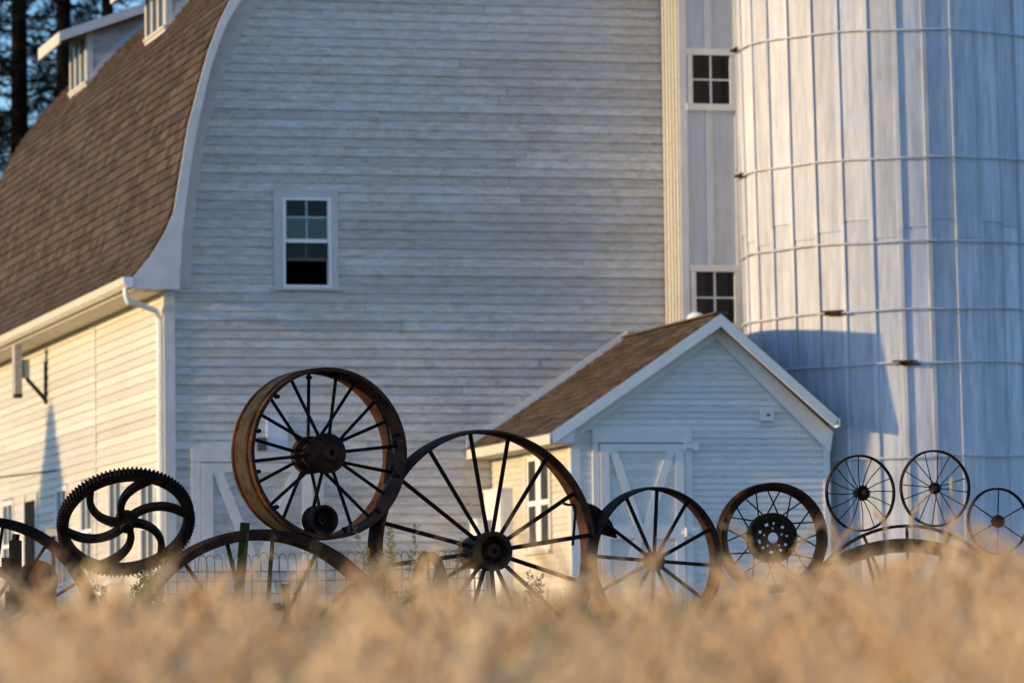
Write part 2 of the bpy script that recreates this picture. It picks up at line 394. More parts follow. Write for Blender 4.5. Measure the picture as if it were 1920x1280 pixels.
# corner boards
MB().box(-.03, .10, -.034, -.004, -.2, EZ - .01).build('corner_board', M['trim'], barn)
MB().box(-.034, -.004, -.0, .10, -.2, EZ - .012).build('corner_board', M['siding_side'], barn)
MB().box(WB - .10, WB + .03, -.034, -.004, -.2, EZ - .01).build('corner_board', M['trim'], barn)
# eave: soffit, fascia, gutter, downspout
MB().box(ES + .02, -.002, OV + .004, LB + .25, EZ, EZ + .015).build('eave_soffit', M['siding_side'], barn)
MB().box(ES, ES + .018, OV + .004, LB + .25, EZ - .01, outer[0][1] - .02).build('eave_fascia', M['siding_side'], barn)
mg = MB(); gz = outer[0][1] - .005; gs = ES - .004
pf = [(gs, gz), (gs, gz - .115), (gs - .07, gz - .12), (gs - .11, gz - .08), (gs - .125, gz), (gs - .12, gz), (gs - .104, gz - .075), (gs - .068, gz - .112), (gs - .006, gz - .108), (gs - .006, gz)]
mg.prism(pf, OV - .03, LB + .25); gut = mg.build('gutter', M['siding_side'], barn)
MB().prism([(gs, gz), (gs, gz - .115), (gs - .07, gz - .12), (gs - .11, gz - .08), (gs - .125, gz)], OV - .036, OV - .031).build('gutter_end_cap', M['clean'], gut)
ds = MB(); yd = -.0
yy, zt = lp(299, 605, -.05)
ds.tube([(gs - .06, OV + .15, gz - .11), (gs - .06, OV + .15, gz - .2), (gs - .03, OV + .17, gz - .27), (-.30, OV + .25, EZ - .17), (-.12, OV + .32, EZ - .23), (-.075, OV + .37, EZ - .31), (-.07, .05, EZ - .42), (-.07, .05, -.1)], .036, 10)
ds.build('downspout', M['clean'], barn, True)
# shingles on the visible slope
EXPR = .138; TAB = .27
sm = [0.0]
for i in range(1, len(prof)): sm.append(sm[-1] + math.dist(prof[i], prof[i-1]))
def pat(d): return Vector((float(np.interp(d, sm, [p[0] for p in prof])), 0, float(np.interp(d, sm, [p[1] for p in prof]))))
tm = MB().box(0, TAB - .018, -.004, .018, 0, EXPR + .035)
tab_mesh = tm.mesh('shingle', M['shingle'])
rows = int((sm[-1] - .1) / EXPR); cells = []
for r in range(rows):
    off = (r % 3) * TAB / 3 + rnd.uniform(-.03, .03); k = 0
    while True:
        y0 = OV + .0 + k * TAB - off
        if y0 > LB + .28: break
        k += 1
        if y0 + TAB < OV + .04: continue
        cells.append((y0, r))
cells.sort(key=lambda c: (c[0] + c[1] * .02 if pat(c[1]*EXPR).z < VIS_TOP + .3 else 99))
field = MB()
for i, (y0, r) in enumerate(cells):
    p = pat(r * EXPR - .01); q = pat(r * EXPR + EXPR + .02); t = (q - p).normalized(); nrm = Vector((-t.z, 0, t.x))
    p = p + nrm * (.018 + rnd.uniform(0, .006)) ; t2 = (t - nrm * .15).normalized(); nn = Vector((-t2.z, 0, t2.x))
    a0, a1 = max(y0, OV), min(y0 + TAB, LB + .3)
    if i < 300:
        mt = Matrix((( 0, nn.x, t2.x), (1, 0, 0), (0, nn.z, t2.z)))     # local x -> along the barn
        o = place('shingle', tab_mesh, barn, (p.x, a0, p.z), mt.to_euler(), ((a1 - a0) / TAB, 1, 1))
    else:
        c = [p + Vector((0, a0, 0)), p + Vector((0, a1 - .018, 0))]; h = t2 * (EXPR + .035); th = nn * .021
        field.add([c[0], c[1], c[1] + h, c[0] + h, c[0] + th, c[1] + th, c[1] + h + th, c[0] + h + th], [(4,5,6,7),(0,1,5,4),(1,2,6,5),(3,0,4,7)])
stuff(field.build('shingle_field', M['shingle_i'], barn))
# the other slope as a plain shingled skin
o2 = [mir(p) for p in prof]; o3 = [(p[0] + .02, p[1] + .01) for p in o2]
stuff(MB().strip(o2, o3, OV, LB + .3).build('far_slope_shingles', M['shingle_i'], barn))

# sash window on the gable, lower sash raised
win = MB(); cw = .085
cx0, cz0_ = bp(513, 541); cx1, cz1 = bp(632, 357)
win.box(cx0, wx0, -.036, -.001, wz0 - .02, cz1).box(wx1, cx1, -.036, -.001, wz0 - .02, cz1).box(wx0, wx1, -.035, -.001, wz1, cz1)
wo = win.build('window', M['frieze'], barn)
MB().box(cx0 - .05, cx1 + .05, -.065, -.001, wz0 - .055, wz0 - .022).build('sill', M['frieze'], wo)
fr = MB(); t = .03
fr.box(wx0, wx0 + t, -.045, .07, wz0 - .02, wz1).box(wx1 - t, wx1, -.045, .07, wz0 - .02, wz1).box(wx0 + t, wx1 - t, -.045, .07, wz1 - t, wz1).box(wx0 + t, wx1 - t, -.045, .07, wz0 - .02, wz0 + .012)
fr.build('window_frame', M['clean'], wo)
zm = bp(575, 452)[1]; mx = (wx0 + wx1) / 2; zq = bp(575, 408)[1]; zr = bp(575, 486)[1]
MB().box(wx0 + t, wx1 - t, -.03, .0, zm - .022, zm + .022).box(wx0 + t, wx0 + t + .012, -.03, 0, zm, wz1 - t).box(wx1 - t - .012, wx1 - t, -.03, 0, zm, wz1 - t).build('upper_sash', M['clean'], wo)
MB().box(mx - .011, mx + .011, -.02, -.008, zm + .022, wz1 - t).box(wx0 + t, wx1 - t, -.021, -.008, zq - .013, zq + .013).build('muntin', M['teal'], wo)
MB().box(wx0 + t, wx1 - t, .02, .05, zr - .018, zr + .018).box(mx - .01, mx + .01, .025, .04, zr, zm).build('lower_sash', M['wire'], wo)  # dimness of the raised sash put into its darker grey
for xa, xb in ((wx0 + t + .012, mx - .011), (mx + .011, wx1 - t - .012)):
    MB().box(xa, xb, -.012, -.008, zq + .013, wz1 - t).build('pane', M['glass'], wo)
    MB().box(xa, xb, -.012, -.008, zm + .022, zq - .013).build('pane', M['glass_teal'], wo)
    MB().box(xa, xb, .03, .034, zr + .018, zm - .022).build('pane', M['glass'], wo)

# doors with V bracing
def braced_door(par, x0, x1, zt, zmid_t, zmid_b, zb, y, stile, header, mat, jamb=.09, hinge=True, dexp=.073):
    d = MB().box(x0, x1, y - .012, y, zb, zt).build('door', M['core'], par)
    me = board_mesh('door_board', M['shed'] if dexp < .1 else M['siding'], dexp, 'x', .012)
    z = zb
    while z < zt - dexp * .5:
        hh = place('door_board', me, d, (x0 + .01, y - .012, z), None, (x1 - x0 - .02, 1, min(1, (zt - z) / (dexp + .012)))); z += dexp
    yy = y - .028
    MB().box(x0, x0 + stile, yy - .022, yy, zb, zt).build('stile', mat, d); MB().box(x1 - stile, x1, yy - .022, yy, zb, zt).build('stile', mat, d)
    MB().box(x0 + stile, x1 - stile, yy - .022, yy, zt - stile * .85, zt).build('rail', mat, d)
    MB().box(x0 + stile, x1 - stile, yy - .022, yy, zmid_b, zmid_t).build('rail', mat, d)
    xm = (x0 + x1) / 2; bw = stile * .9
    def brace(xa, za, xb, zb_):
        MB().bar((xa, yy - .008, za), (xb, yy - .008, zb_), .02, bw, (0, 0, 1) if abs(xa-xb) > 9 else (0, 1, 0)).build('brace', mat, d)
    def brc(xa, xb, za, zb_):       # parallelogram, cut level at both ends
        MB().prism([(xa - bw*.55, za), (xa + bw*.55, za), (xb + bw*.55, zb_), (xb - bw*.55, zb_)], yy - .019, yy - .002).build('brace', mat, d)
    brc(x0 + stile + bw*.55, xm - bw*.55, zt - stile*.85, zmid_t); brc(x1 - stile - bw*.55, xm + bw*.55, zt - stile*.85, zmid_t)
    zl = zmid_b - (zt - zmid_t)
    if zl < zb: k = (zmid_b - zb) / (zmid_b - zl); zl2 = zb
    else: k = 1; zl2 = zl
    xa = xm - bw*.55; xb = x0 + stile + bw*.55
    brc(xa, xa + (xb - xa) * k, zmid_b, zl2); xa = xm + bw*.55; xb = x1 - stile - bw*.55; brc(xa, xa + (xb - xa) * k, zmid_b, zl2)
    MB().box(x0 - jamb, x0 - .012, y - .036, y - .001, zb, zt + .01).build('door_jamb', mat, d); MB().box(x1 + .012, x1 + jamb + .012, y - .036, y - .001, zb, zt + .01).build('door_jamb', mat, d)
    MB().box(x0 - jamb, x1 + jamb + .012, y - .04, y - .001, zt + .015, zt + .015 + header).build('door_header', mat, d)
    if hinge:
        for zz in (zt - .03, (zmid_t + zmid_b) / 2):
            MB().box(x1 - .03, x1 + .15, y - .062, y - .04, zz - .022, zz + .022).box(x1 + .10, x1 + .17, y - .066, y - .04, zz - .045, zz + .045).tube([(x1 + .006, y - .07, zz - .05), (x1 + .006, y - .07, zz + .05)], .012, 8).build('hinge', M['clean'], d)
    return d
braced_door(barn, dx0, dx1, dz_top, bp(480, 1048)[1], bp(480, 1072)[1], -.15, -.0, .13, .16, M['trim'], jamb=.12, hinge=False, dexp=.109)

# dormers on the roof
def roof_hit(px, py):
    best = None
    for i in range(1, 320):
        y = i * .05; s_, z_ = bp(px, py, y)
        ps = [p for p in prof if p[0] < WMID]
        sz = float(np.interp(s_, [p[0] for p in ps], [p[1] for p in ps]))
        if s_ > ES and z_ < sz: return y, s_, z_
    return 8, 1, 6
dorm = []
for (nx, ny), (fx, fy) in (((313, 62), (276, 88)), ((165, 165), (139, 186))):
    y, s_, z_ = roof_hit(nx, ny); y1 = lp(fx, fy, s_)[0]; dorm.append((y, s_, z_, y1))
print('DORMERS', dorm)
dwid = max(.9, min(1.5, dorm[0][3] - dorm[0][0]))
for (y, s_, z_, y1) in dorm:
    wv = dwid; H = .86; rise = .36
    body = MB(); back = 2.0
    body.prism([(s_, z_ - .12), (s_ + back, z_ - .12), (s_ + back, z_ + H + rise * back), (s_, z_ + H)], y + .0, y + wv)
    d_ = body.build('dormer', M['siding'], barn)
    for k in range(10):                                      # cheek clapboards
        zz = z_ + .02 + k * .095
        l = back if k < 9 else back
        MB().add([(s_+.07, y - .014, zz), (s_ + l, y - .014, zz), (s_ + l, y - .002, zz + .098), (s_+.07, y - .002, zz + .098), (s_+.07, y - .001, zz), (s_ + l, y - .001, zz)], [(0,1,2,3),(0,4,5,1)]).build('siding_board', M['siding'], d_)
    MB().box(s_ - .02, s_ + .07, y - .03, y - .002, z_ - .1, z_ + H + .0).build('corner_board', M['trim'], d_)
    tr = resample([(s_ + .05, z_ - .05), (s_ + .05 + .45, z_ + .52), (s_ + 1.1, z_ + 1.15)], .3)
    ps = [(p[0], p[1]) for p in prof if s_ + .05 < p[0] < s_ + back]
    if len(ps) > 3: MB().strip([(p[0] - .02, p[1] + .13) for p in ps], [(p[0], p[1] - .02) for p in ps], y - .035, y - .016).build('step_flashing', M['trim'], d_)
    # front face with narrow windows
    MB().box(s_ - .03, s_ - .002, y - .03, y + wv + .03, z_ - .14, z_ + .06).build('apron', M['siding_side'], d_)
    MB().box(s_ - .05, s_ - .002, y - .04, y + wv + .04, z_ + .062, z_ + .10).build('sill', M['siding_side'], d_)
    wd = MB(); nw = 3
    for k in range(nw + 1):
        yk = y + k * (wv - .10) / nw; wd.box(s_ - .03, s_ - .002, yk, yk + .10, z_ + .10, z_ + H - .02)
    wd.box(s_ - .031, s_ - .002, y, y + wv, z_ + H - .12, z_ + H - .02); wd.build('window_frame', M['siding_side'], d_)
    for k in range(nw):
        yk = y + k * (wv - .10) / nw + .10; MB().box(s_ - .014, s_ - .008, yk, yk + (wv - .1) / nw - .10, z_ + .10, z_ + H - .12).build('pane', M['glass_side'], d_)
    rf = MB(); o_ = .42
    rf.prism([(s_ - o_, z_ + H - rise * o_), (s_ + back, z_ + H + rise * back), (s_ + back, z_ + H + rise * back + .05), (s_ - o_, z_ + H - rise * o_ + .05)], y - .22, y + wv + .22)
    rf.build('dormer_roof', M['shingle'], d_)
    MB().prism([(s_ - o_ - .02, z_ + H - rise * o_ - .085), (s_ + back, z_ + H + rise * back - .08), (s_ + back, z_ + H + rise * back + .055), (s_ - o_ - .02, z_ + H - rise * o_ + .055)], y - .25, y - .222).build('dormer_rake', M['trim'], d_)
    MB().box(s_ - o_ - .03, s_ - o_ - .002, y - .22, y + wv + .22, z_ + H - rise * o_ - .12, z_ + H - rise * o_ + .05).build('dormer_fascia', M['siding_side'], d_)

# ------------------------------------------------------------------ grain elevator shaft
sx0 = bp(1246, 400, 0)[0]
sy1 = lp(1277, 400, sx0)[0]                                 # front of the shaft
def shaft_s(px, py): return bp(px, py, sy1)[0]
sx0 = bp(1277, 300, sy1)[0]; sx1 = bp(1389, 300, sy1)[0]
sh = thing('elevator_shaft', 'narrow white board shaft with two small windows between the barn and the silo', 'shaft', from_barn(0, 0, 0), BROT)
STOP = bp(1330, -420, sy1)[1]
wA = [(*bp(1298, 195, sy1), *bp(1367, 105, sy1)), (*bp(1305, 606, sy1), *bp(1376, 510, sy1))]
c = MB(); zs_ = [-.2, wA[1][1], wA[1][3], wA[0][1], wA[0][3], STOP]
c.box(sx0, sx1, sy1, sy1 + .05, zs_[0], zs_[1]); c.box(sx0, sx1, sy1, sy1 + .05, zs_[2], zs_[3]); c.box(sx0, sx1, sy1, sy1 + .05, zs_[4], zs_[5])
for wa in wA: c.box(sx0, wa[0], sy1, sy1 + .05, wa[1], wa[3]); c.box(wa[2], sx1, sy1, sy1 + .05, wa[1], wa[3])
c.box(sx0, sx0 + .04, sy1 + .052, -.04, -.2, STOP); c.box(sx1 - .04, sx1, sy1 + .052, .4, -.2, STOP); c.box(sx0 - .05, sx1 + .05, sy1 - .05, .3, STOP, STOP + .05)
c.build('shaft_wall', M['shaft'], sh)
MB().box(sx0 + .05, sx1 - .05, sy1 + .35, sy1 + .37, -.2, STOP).build('dark_backing', M['dark'], sh)  # added dark sheet, gives the shaft windows their inner shade
xm = shaft_s(1330, 300)
for xa, xb in ((sx0 - .02, sx0 + .075), (sx1 - .075, sx1 + .0)):
    MB().box(xa, xb, sy1 - .028, sy1 - .002, -.2, STOP - .01).build('corner_board', M['trim'], sh)
for z0, z1 in ((-.2, wA[1][1] - .08), (wA[1][3] + .08, wA[0][1] - .08), (wA[0][3] + .08, STOP - .01)):
    MB().box(xm - .04, xm + .04, sy1 - .022, sy1 - .002, z0, z1).build('batten', M['shaft'], sh)
for k in range(5):
    ya = sy1 + .02 + k * (-sy1 - .02) / 5
    MB().box(sx0 - .035, sx0 - .002, ya, ya + .055, -.2, STOP - .01).build('batten', M['siding_side'], sh)
for wa in wA:
    x0, z0, x1, z1 = wa
    wo = MB().box(x0 - .07, x1 + .07, sy1 - .034, sy1 - .001, z1, z1 + .08).box(x0 - .08, x1 + .08, sy1 - .045, sy1 - .001, z0 - .08, z0).box(x0 - .06, x0, sy1 - .030, sy1 - .001, z0, z1).box(x1, x1 + .06, sy1 - .030, sy1 - .001, z0, z1).build('window', M['trim'], sh)
    xc, zc = (x0 + x1) / 2, (z0 + z1) / 2
    MB().box(xc - .012, xc + .012, sy1 + .0, sy1 + .02, z0, z1).box(x0, x1, sy1 + .001, sy1 + .018, zc - .01, zc + .01).build('muntin', M['trim'], wo)
    for a, b in ((x0, xc - .012), (xc + .012, x1)):
        for e, f in ((z0, zc - .01), (zc + .01, z1)): MB().box(a, b, sy1 + .010, sy1 + .013, e, f).build('pane', M['glass'], wo)

# ------------------------------------------------------------------ silo
SY = -2.15
SR = 1.88; sc_s = bp(1680, 400, SY)[0]
SC = from_barn(sc_s, SY, 0)
SR = 280 / F * (SC - CAM).dot(ray(1680, 640)) 
silo = thing('silo', 'tall round white board silo with wire hoops at the right', 'silo', SC, (0, R(-.8), 0))
SH = 11.5
NP = 33; st = 2 * math.pi / NP; ph0 = -math.pi / 2 - 0.02
MB().lathe([(SR - .06, -.3), (SR - .06, SH)], 66, 'z', False).build('silo_core', M['core'], silo)
zj = lambda k: to_barn(CAM + ray(1600, 425) * ((SC - CAM).length - SR)).z + .12 * math.sin(k * 2.3)
def wallseg(a0, a1, r0, r1, z0, z1, n=4):
    m = MB(); A_ = [a0 + (a1 - a0) * i / n for i in range(n + 1)]; vv = []
    for rr in (r0, r1):
        for z in (z0, z1): vv += [(rr * math.cos(a), rr * math.sin(a), z) for a in A_]
    q = n + 1; ff = []
    for i in range(n):
        ff += [(i, i+1, q+i+1, q+i), (2*q+i, 3*q+i, 3*q+i+1, 2*q+i+1), (i, 2*q+i, 2*q+i+1, i+1), (q+i, q+i+1, 3*q+i+1, 3*q+i)]
    ff += [(0, q, 3*q, 2*q), (n, 2*q+n, 3*q+n, q+n)]
    return m.add(vv, ff)
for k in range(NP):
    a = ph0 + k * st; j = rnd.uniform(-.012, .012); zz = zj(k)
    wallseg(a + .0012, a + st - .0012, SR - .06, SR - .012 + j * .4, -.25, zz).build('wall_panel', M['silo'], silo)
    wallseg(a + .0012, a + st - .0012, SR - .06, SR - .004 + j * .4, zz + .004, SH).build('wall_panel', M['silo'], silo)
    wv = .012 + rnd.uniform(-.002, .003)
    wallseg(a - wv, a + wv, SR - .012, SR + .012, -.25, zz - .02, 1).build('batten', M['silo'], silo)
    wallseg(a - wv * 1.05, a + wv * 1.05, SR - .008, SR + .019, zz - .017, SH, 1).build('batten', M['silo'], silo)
def silo_z(px, py):
    d = ray(px, py); t = (SC - CAM).dot(Vector((d.x, d.y, 0)).normalized()) / Vector((d.x, d.y, 0)).length
    t -= SR / Vector((d.x, d.y, 0)).length; return (CAM + d * t).z - SC.z
hoops = [(1640, 57, .3), (1640, 297, -.4), (1640, 454, .0), (1640, 581, -.5), (1640, 681, -.45), (1640, -220, 0), (1640, -480, 0), (1640, 800, -.3)]
for i, (px, py, tl) in enumerate(hoops):
    z = silo_z(px, py)
    if i == 7: z = z - .35
    pts = [((SR + .034) * math.cos(t), (SR + .034) * math.sin(t), z + tl * -.022 * math.cos(t) * 1.2 + .006 * math.sin(t * 9 + i)) for t in np.linspace(-math.pi, math.pi, 100)]
    hp = MB().tube(pts, .011, 6, False).build('hoop', M['silo'], silo, True)
    lug_px = {0: 1403, 1: 1411, 3: 1573, 4: 1700}.get(i)
    if lug_px:
        sn = (lug_px - 1680) / 280.0; base = math.atan2(CAM.y - SC.y, CAM.x - SC.x); t = base + math.asin(max(-.97, min(.97, sn)))
        rr = SR + .05; zc = z + tl * -.022 * math.cos(t) * 1.2; L2 = .11 / rr if i in (0, 1) else .16 / rr
        lg = MB(); f_ = lambda a, dz=0, dr=0: ((rr + dr) * math.cos(a), (rr + dr) * math.sin(a), zc + dz)
        lg.tube([f_(t - L2 * .45), f_(t + L2 * .45)], .03, 8); lg.tube([f_(t - L2, .022), f_(t + L2 * .8, .018)], .010, 6); lg.tube([f_(t - L2 * .8, -.018), f_(t + L2, -.02)], .010, 6)
        lg.tube([f_(t - .04, 0, .0), f_(t - .04, 0, .05)], .018, 6)
        lg.build('hoop_lug', M['lug'], hp, True)
MB().lathe([(SR + .12, SH - .05), (SR + .1, SH + .1), (SR * .85, SH + .8), (SR * .5, SH + 1.4), (.02, SH + 1.7)], 48, 'z', False).build('silo_roof', M['shingle_i'], silo, True)

# ------------------------------------------------------------------ shed against the barn
h0 = bp(922, 1000, 0)[0]                                    # left wall of the shed
hy = lp(1073, 1000, h0)[0]                                  # its front
h1 = bp(1555, 950, hy)[0]
print('SHED', h0, hy, h1, 'shaft', sx0, sx1, sy1, 'silo', sc_s, SR, 'WB', WB, 'EZ', EZ)
shed = thing('shed', 'small white gabled shed with braced door in front of the silo', 'shed', from_barn(0, 0, 0), BROT)
HO = hy - .24                                               # rake plane
rs, rz = bp(1352, 590, HO); es, ez = bp(1034, 812, HO); es2, ez2 = bp(1572, 785, HO)
eh = (ez + ez2) / 2
slope = (rz - ez) / (rs - es); slope2 = (rz - ez2) / (es2 - rs)
RT = .13                                                     # rake board depth
wtop = lambda x: min(rz - slope * (rs - x), rz - slope2 * (x - rs)) - .19
zb = -.2
# walls
hwx0, hwz0 = lp(1035, 1033, h0); hwy1 = lp(987, 1030, h0)[0]; hwz1 = lp(1030, 850, h0)[1]
hwz0 = lp(1035, 1028, h0)[1]
cm = MB().prism([(h0 + .02, zb), (h1 - .02, zb), (h1 - .02, wtop(h1)), (rs, wtop(rs)), (h0 + .02, wtop(h0))], hy + .02, hy + .09)
cm.box(h0 + .02, h0 + .09, hy + .092, -.04, zb, wtop(h0)); cm.box(h1 - .09, h1 - .02, hy + .092, -.04, zb, wtop(h1)); cm.build('shed_wall', M['core'], shed)
bs = board_mesh('siding_board', M['shed'], .073); bsl = board_mesh('siding_board', M['siding_side'], .073, 'y'); bsl2 = bsl
hd0 = bp(1124, 900, hy)[0]; hd1 = bp(1281, 900, hy)[0]; hdt = bp(1200, 832, hy)[1]
z = zb
while z < wtop(rs) - .03:
    zt_ = z + .04
    xl = h0 + .09 if zt_ < wtop(h0) else rs - (rz - .19 - zt_) / slope + .02
    xr = h1 - .05 if zt_ < wtop(h1) else rs + (rz - .19 - zt_) / slope2 - .02
    if xr - xl > .06: lay(xl, xr, [(hd0 - .02, hd1 + .02)] if z < hdt + .05 else [], z, bs, shed, 'x', hy + .018, 9, 3)
    z += .073
z = zb
while z < wtop(h0) - .06:
    lay(hy + .05, -.05, [(hwx0 - .02, hwy1 + .02)] if z > hwz0 - .08 and z < hwz1 + .0 else [], z, bsl, shed, 'y', h0 + .018, 9, 3); z += .073
MB().box(h0 - .012, h0 + .10, hy - .014, hy + .016, zb, wtop(h0) - .01).build('corner_board', M['shed_trim'], shed)
MB().box(h0 - .016, h0 + .016, hy + .017, hy + .10, zb, wtop(h0) - .01).build('corner_board', M['siding_side'], shed)
MB().box(h1 - .06, h1 + .012, hy - .014, hy + .016, zb, wtop(h1) - .01).build('corner_board', M['shed_trim'], shed)
braced_door(shed, hd0, hd1, hdt, bp(1200, 986, hy)[1], bp(1200, 1010, hy)[1], zb, hy + .0, .105, .15, M['shed_trim'], jamb=.085)
# side window of the shed
a, b, c_0, c_1 = hwx0, hwy1, hwz0, hwz1
wo = MB().box(h0 - .02, h0 + .016, a - .02, a + .07, c_0, c_1 + .07).box(h0 - .02, h0 + .016, b - .07, b + .02, c_0, c_1 + .07).box(h0 - .021, h0 + .016, a + .07, b - .07, c_1, c_1 + .07).build('window', M['siding_side'], shed)
MB().box(h0 - .06, h0 + .016, a - .05, b + .05, c_0 - .045, c_0 - .002).build('sill', M['siding_side'], wo)
m = MB(); ym = (a + b) / 2; zc = (c_0 + c_1) / 2
m.box(h0 - .008, h0 + .02, ym - .05, ym + .05, c_0, c_1)
for y0, y1 in ((a + .07, ym - .05), (ym + .05, b - .07)):
    m.box(h0 - .004, h0 + .02, y0, y0 + .06, c_0, c_1).box(h0 - .004, h0 + .02, y1 - .06, y1, c_0, c_1).box(h0 - .003, h0 + .02, y0 + .06, y1 - .06, zc - .03, zc + .03).box(h0 - .003, h0 + .02, y0 + .06, y1 - .06, c_0, c_0 + .05).box(h0 - .003, h0 + .02, y0 + .06, y1 - .06, c_1 - .05, c_1)
m.build('sash', M['clean'], wo)
for y0, y1 in ((a + .07, ym - .05), (ym + .05, b - .07)): MB().box(h0 + .004, h0 + .010, y0, y1, c_0, c_1).build('pane', M['glass_side'], wo)
# shed roof
rf = MB(); tk = .05
rf.prism([(es + .0, ez - tk), (rs, rz - tk), (es2, ez2 - tk), (es2, ez2 - .005), (rs, rz - .005), (es, ez - .005)], HO + .03, -.045)
rf.build('roof', M['core'], shed)
nf = -.0
MB().prism([(es, ez + .01), (rs, rz + .012), (rs, rz - RT), (es + .02, ez - RT + .01)], HO - .0, HO + .028).build('rake_board', M['shed_trim'], shed)
MB().prism([(rs + .001, rz + .012), (es2, ez2 + .01), (es2 - .05, ez2 - RT + .04), (rs + .001, rz - RT)], HO - .0, HO + .028).build('rake_board', M['shed_trim'], shed)
MB().prism([(es + .03, ez - tk - .012), (rs, rz - tk - .012), (rs, rz - tk - .002), (es + .03, ez - tk - .002)], HO + .03, hy - .015).build('rake_soffit', M['shed_trim'], shed)
MB().prism([(rs, rz - tk - .012), (es2 - .03, ez2 - tk - .012), (es2 - .03, ez2 - tk - .002), (rs, rz - tk - .002)], HO + .03, hy - .015).build('rake_soffit', M['siding_side'], shed)
fw = .17
MB().prism([(es + .12, ez - tk - .0), (rs, rz - tk - .03), (rs, rz - tk - .03 - fw), (h0 - .02, wtop(h0) - .10), (h0 - .02, wtop(h0) + .02)], hy - .03, hy - .012).build('frieze_board', M['shed_trim'], shed)
MB().prism([(rs, rz - tk - .03), (h1 + .05, wtop(h1) + .02), (h1 + .01, wtop(h1) - .22), (rs, rz - tk - .03 - fw)], hy - .032, hy - .014).build('frieze_board', M['shed_trim'], shed)
MB().prism([(es + .004, ez - .114), (h0 - .021, ez - .114), (h0 - .021, wtop(h0) + .06), (es + .05, ez - .02)], HO + .030, HO + .045).build('eave_return', M['shed_trim'], shed)
MB().box(es - .02, es - .002, HO, -.05, ez - .115, ez + .01).build('eave_fascia', M['siding_side'], shed)
MB().box(es + .0, h0 - .02, HO + .03, -.05, ez - .115, ez - .105).build('eave_soffit', M['siding_side'], shed)
MB().box(es2 + .002, es2 + .02, HO, -.05, ez2 - .09, ez2 + .01).build('eave_fascia', M['shed_trim'], shed)
sl_ = Vector((rs - es, 0, rz - ez)); Ls = sl_.length; sl_.normalize(); nn = Vector((-sl_.z, 0, sl_.x))
t2 = (sl_ - nn * .13).normalized(); n2 = Vector((-t2.z, 0, t2.x))
mt = Matrix(((0, n2.x, t2.x), (1, 0, 0), (0, n2.z, t2.z))); er = .138; nr = int(Ls / er) + 1
for r in range(nr):
    y0 = HO + .012 - (r % 2) * .15
    while y0 < -.05:
        a0, a1 = max(y0, HO + .012), min(y0 + TAB, -.05); p = Vector((es, 0, ez)) + sl_ * (r * er - .02) + nn * (.012 + rnd.uniform(0, .004))
        if a1 - a0 > .03: place('shingle', tab_mesh, shed, (p.x, a0, p.z), mt.to_euler(), ((a1 - a0) / TAB, 1, er / EXPR if r < nr - 1 else max(.3, (Ls - r*er) / (EXPR + .035))))
        y0 += TAB
stuff(MB().prism([(rs, rz + .0), (es2 + .02, ez2), (es2 + .02, ez2 + .018), (rs, rz + .018)], HO + .01, -.05).build('far_slope_shingles', M['shingle_i'], shed))
MB().bar((rs - .0, HO, rz + .022), (rs - .0, -.05, rz + .022), .16, .02, (0, 0, 1)).build('ridge_cap', M['shingle'], shed)
MB().prism([(es - .02, ez + .02), (rs, rz + .02), (rs, rz + .11), (es - .02, ez + .11)], -.062, -.044).build('wall_flashing', M['shed_trim'], shed)
# box on the shed gable
bx = bp(1436, 778, hy)
e = thing('wall_box', 'small square white box fixed high on the shed gable', 'utility box', from_barn(bx[0], hy - .0, bx[1]), BROT)
MB().box(-.08, .08, -.06, .0, -.07, .07).build('box_body', M['cabinet'], e); MB().tube([(0.01, -.06, .0), (.01, -.072, .0)], .018, 12).build('knob', M['wire'], e); MB().box(-.06, .10, -.012, .0, -.13, -.075).build('mounting_plate', M['trim'], e)
# vent cap on the shed roof beside the shaft
q = bp(1305, 606, sy1 - .25)
e = thing('roof_vent', 'small domed white vent cap on the shed roof beside the shaft', 'vent', from_barn(q[0], sy1 - .25, q[1] - .12), BROT)
MB().lathe([(.0, .0), (.09, .0), (.09, .12), (.0, .12)], 20, 'z', False).build('vent_pipe', M['wire'], e, True)
MB().lathe([(.13, .12), (.125, .16), (.09, .22), (.04, .25), (.0, .255)], 20, 'z', False).build('vent_cap', M['clean'], e, True)
# pale panel on the gable behind the big wheel
x0, z0 = bp(499, 842); x1, z1 = bp(538, 780)
e = thing('wall_panel_sign', 'pale blue blank board on the barn wall behind the raised wheel', 'board', from_barn(x0, -.02, z0), BROT)
MB().box(0, x1 - x0, -.03, 0, 0, z1 - z0).build('panel', M['patch'], e); MB().box(-.12, -.01, -.05, 0, -.02, .14).build('bracket', M['wire'], e)
# cabinets in the corner
def cabinet(pl, pm, pr, yt, yb, yplane_px, lab, back):
    y0 = back; s0, zt = bp(pm, yt, y0); s1 = bp(pr, yt, y0)[0]; yl = lp(pl, yt, s0)[0]
    e = thing('utility_cabinet', lab, 'cabinet', from_barn(s0, y0, 0), BROT)
    MB().box(0, s1 - s0, 0, yl - y0, -.2, zt - .03).build('cabinet_body', M['cabinet'], e)
    MB().box(-.015, s1 - s0 + .015, -.015, yl - y0 + .01, zt - .028, zt).build('cabinet_lid', M['cabinet'], e)
    MB().box(.03, s1 - s0 - .03, -.012, -.002, .1, zt - .08).build('cabinet_door', M['cabinet'], e)
    MB().box(s1 - s0 - .07, s1 - s0 - .055, -.03, -.012, zt - .75, zt - .6).build('handle', M['wire'], e)
cabinet(907, 938, 985, 914, 1130, 0, 'tall white metal cabinet beside the shed window', -1.0)
cabinet(881, 895, 908, 972, 1100, 0, 'low white cabinet to the left of the tall one', -.6)

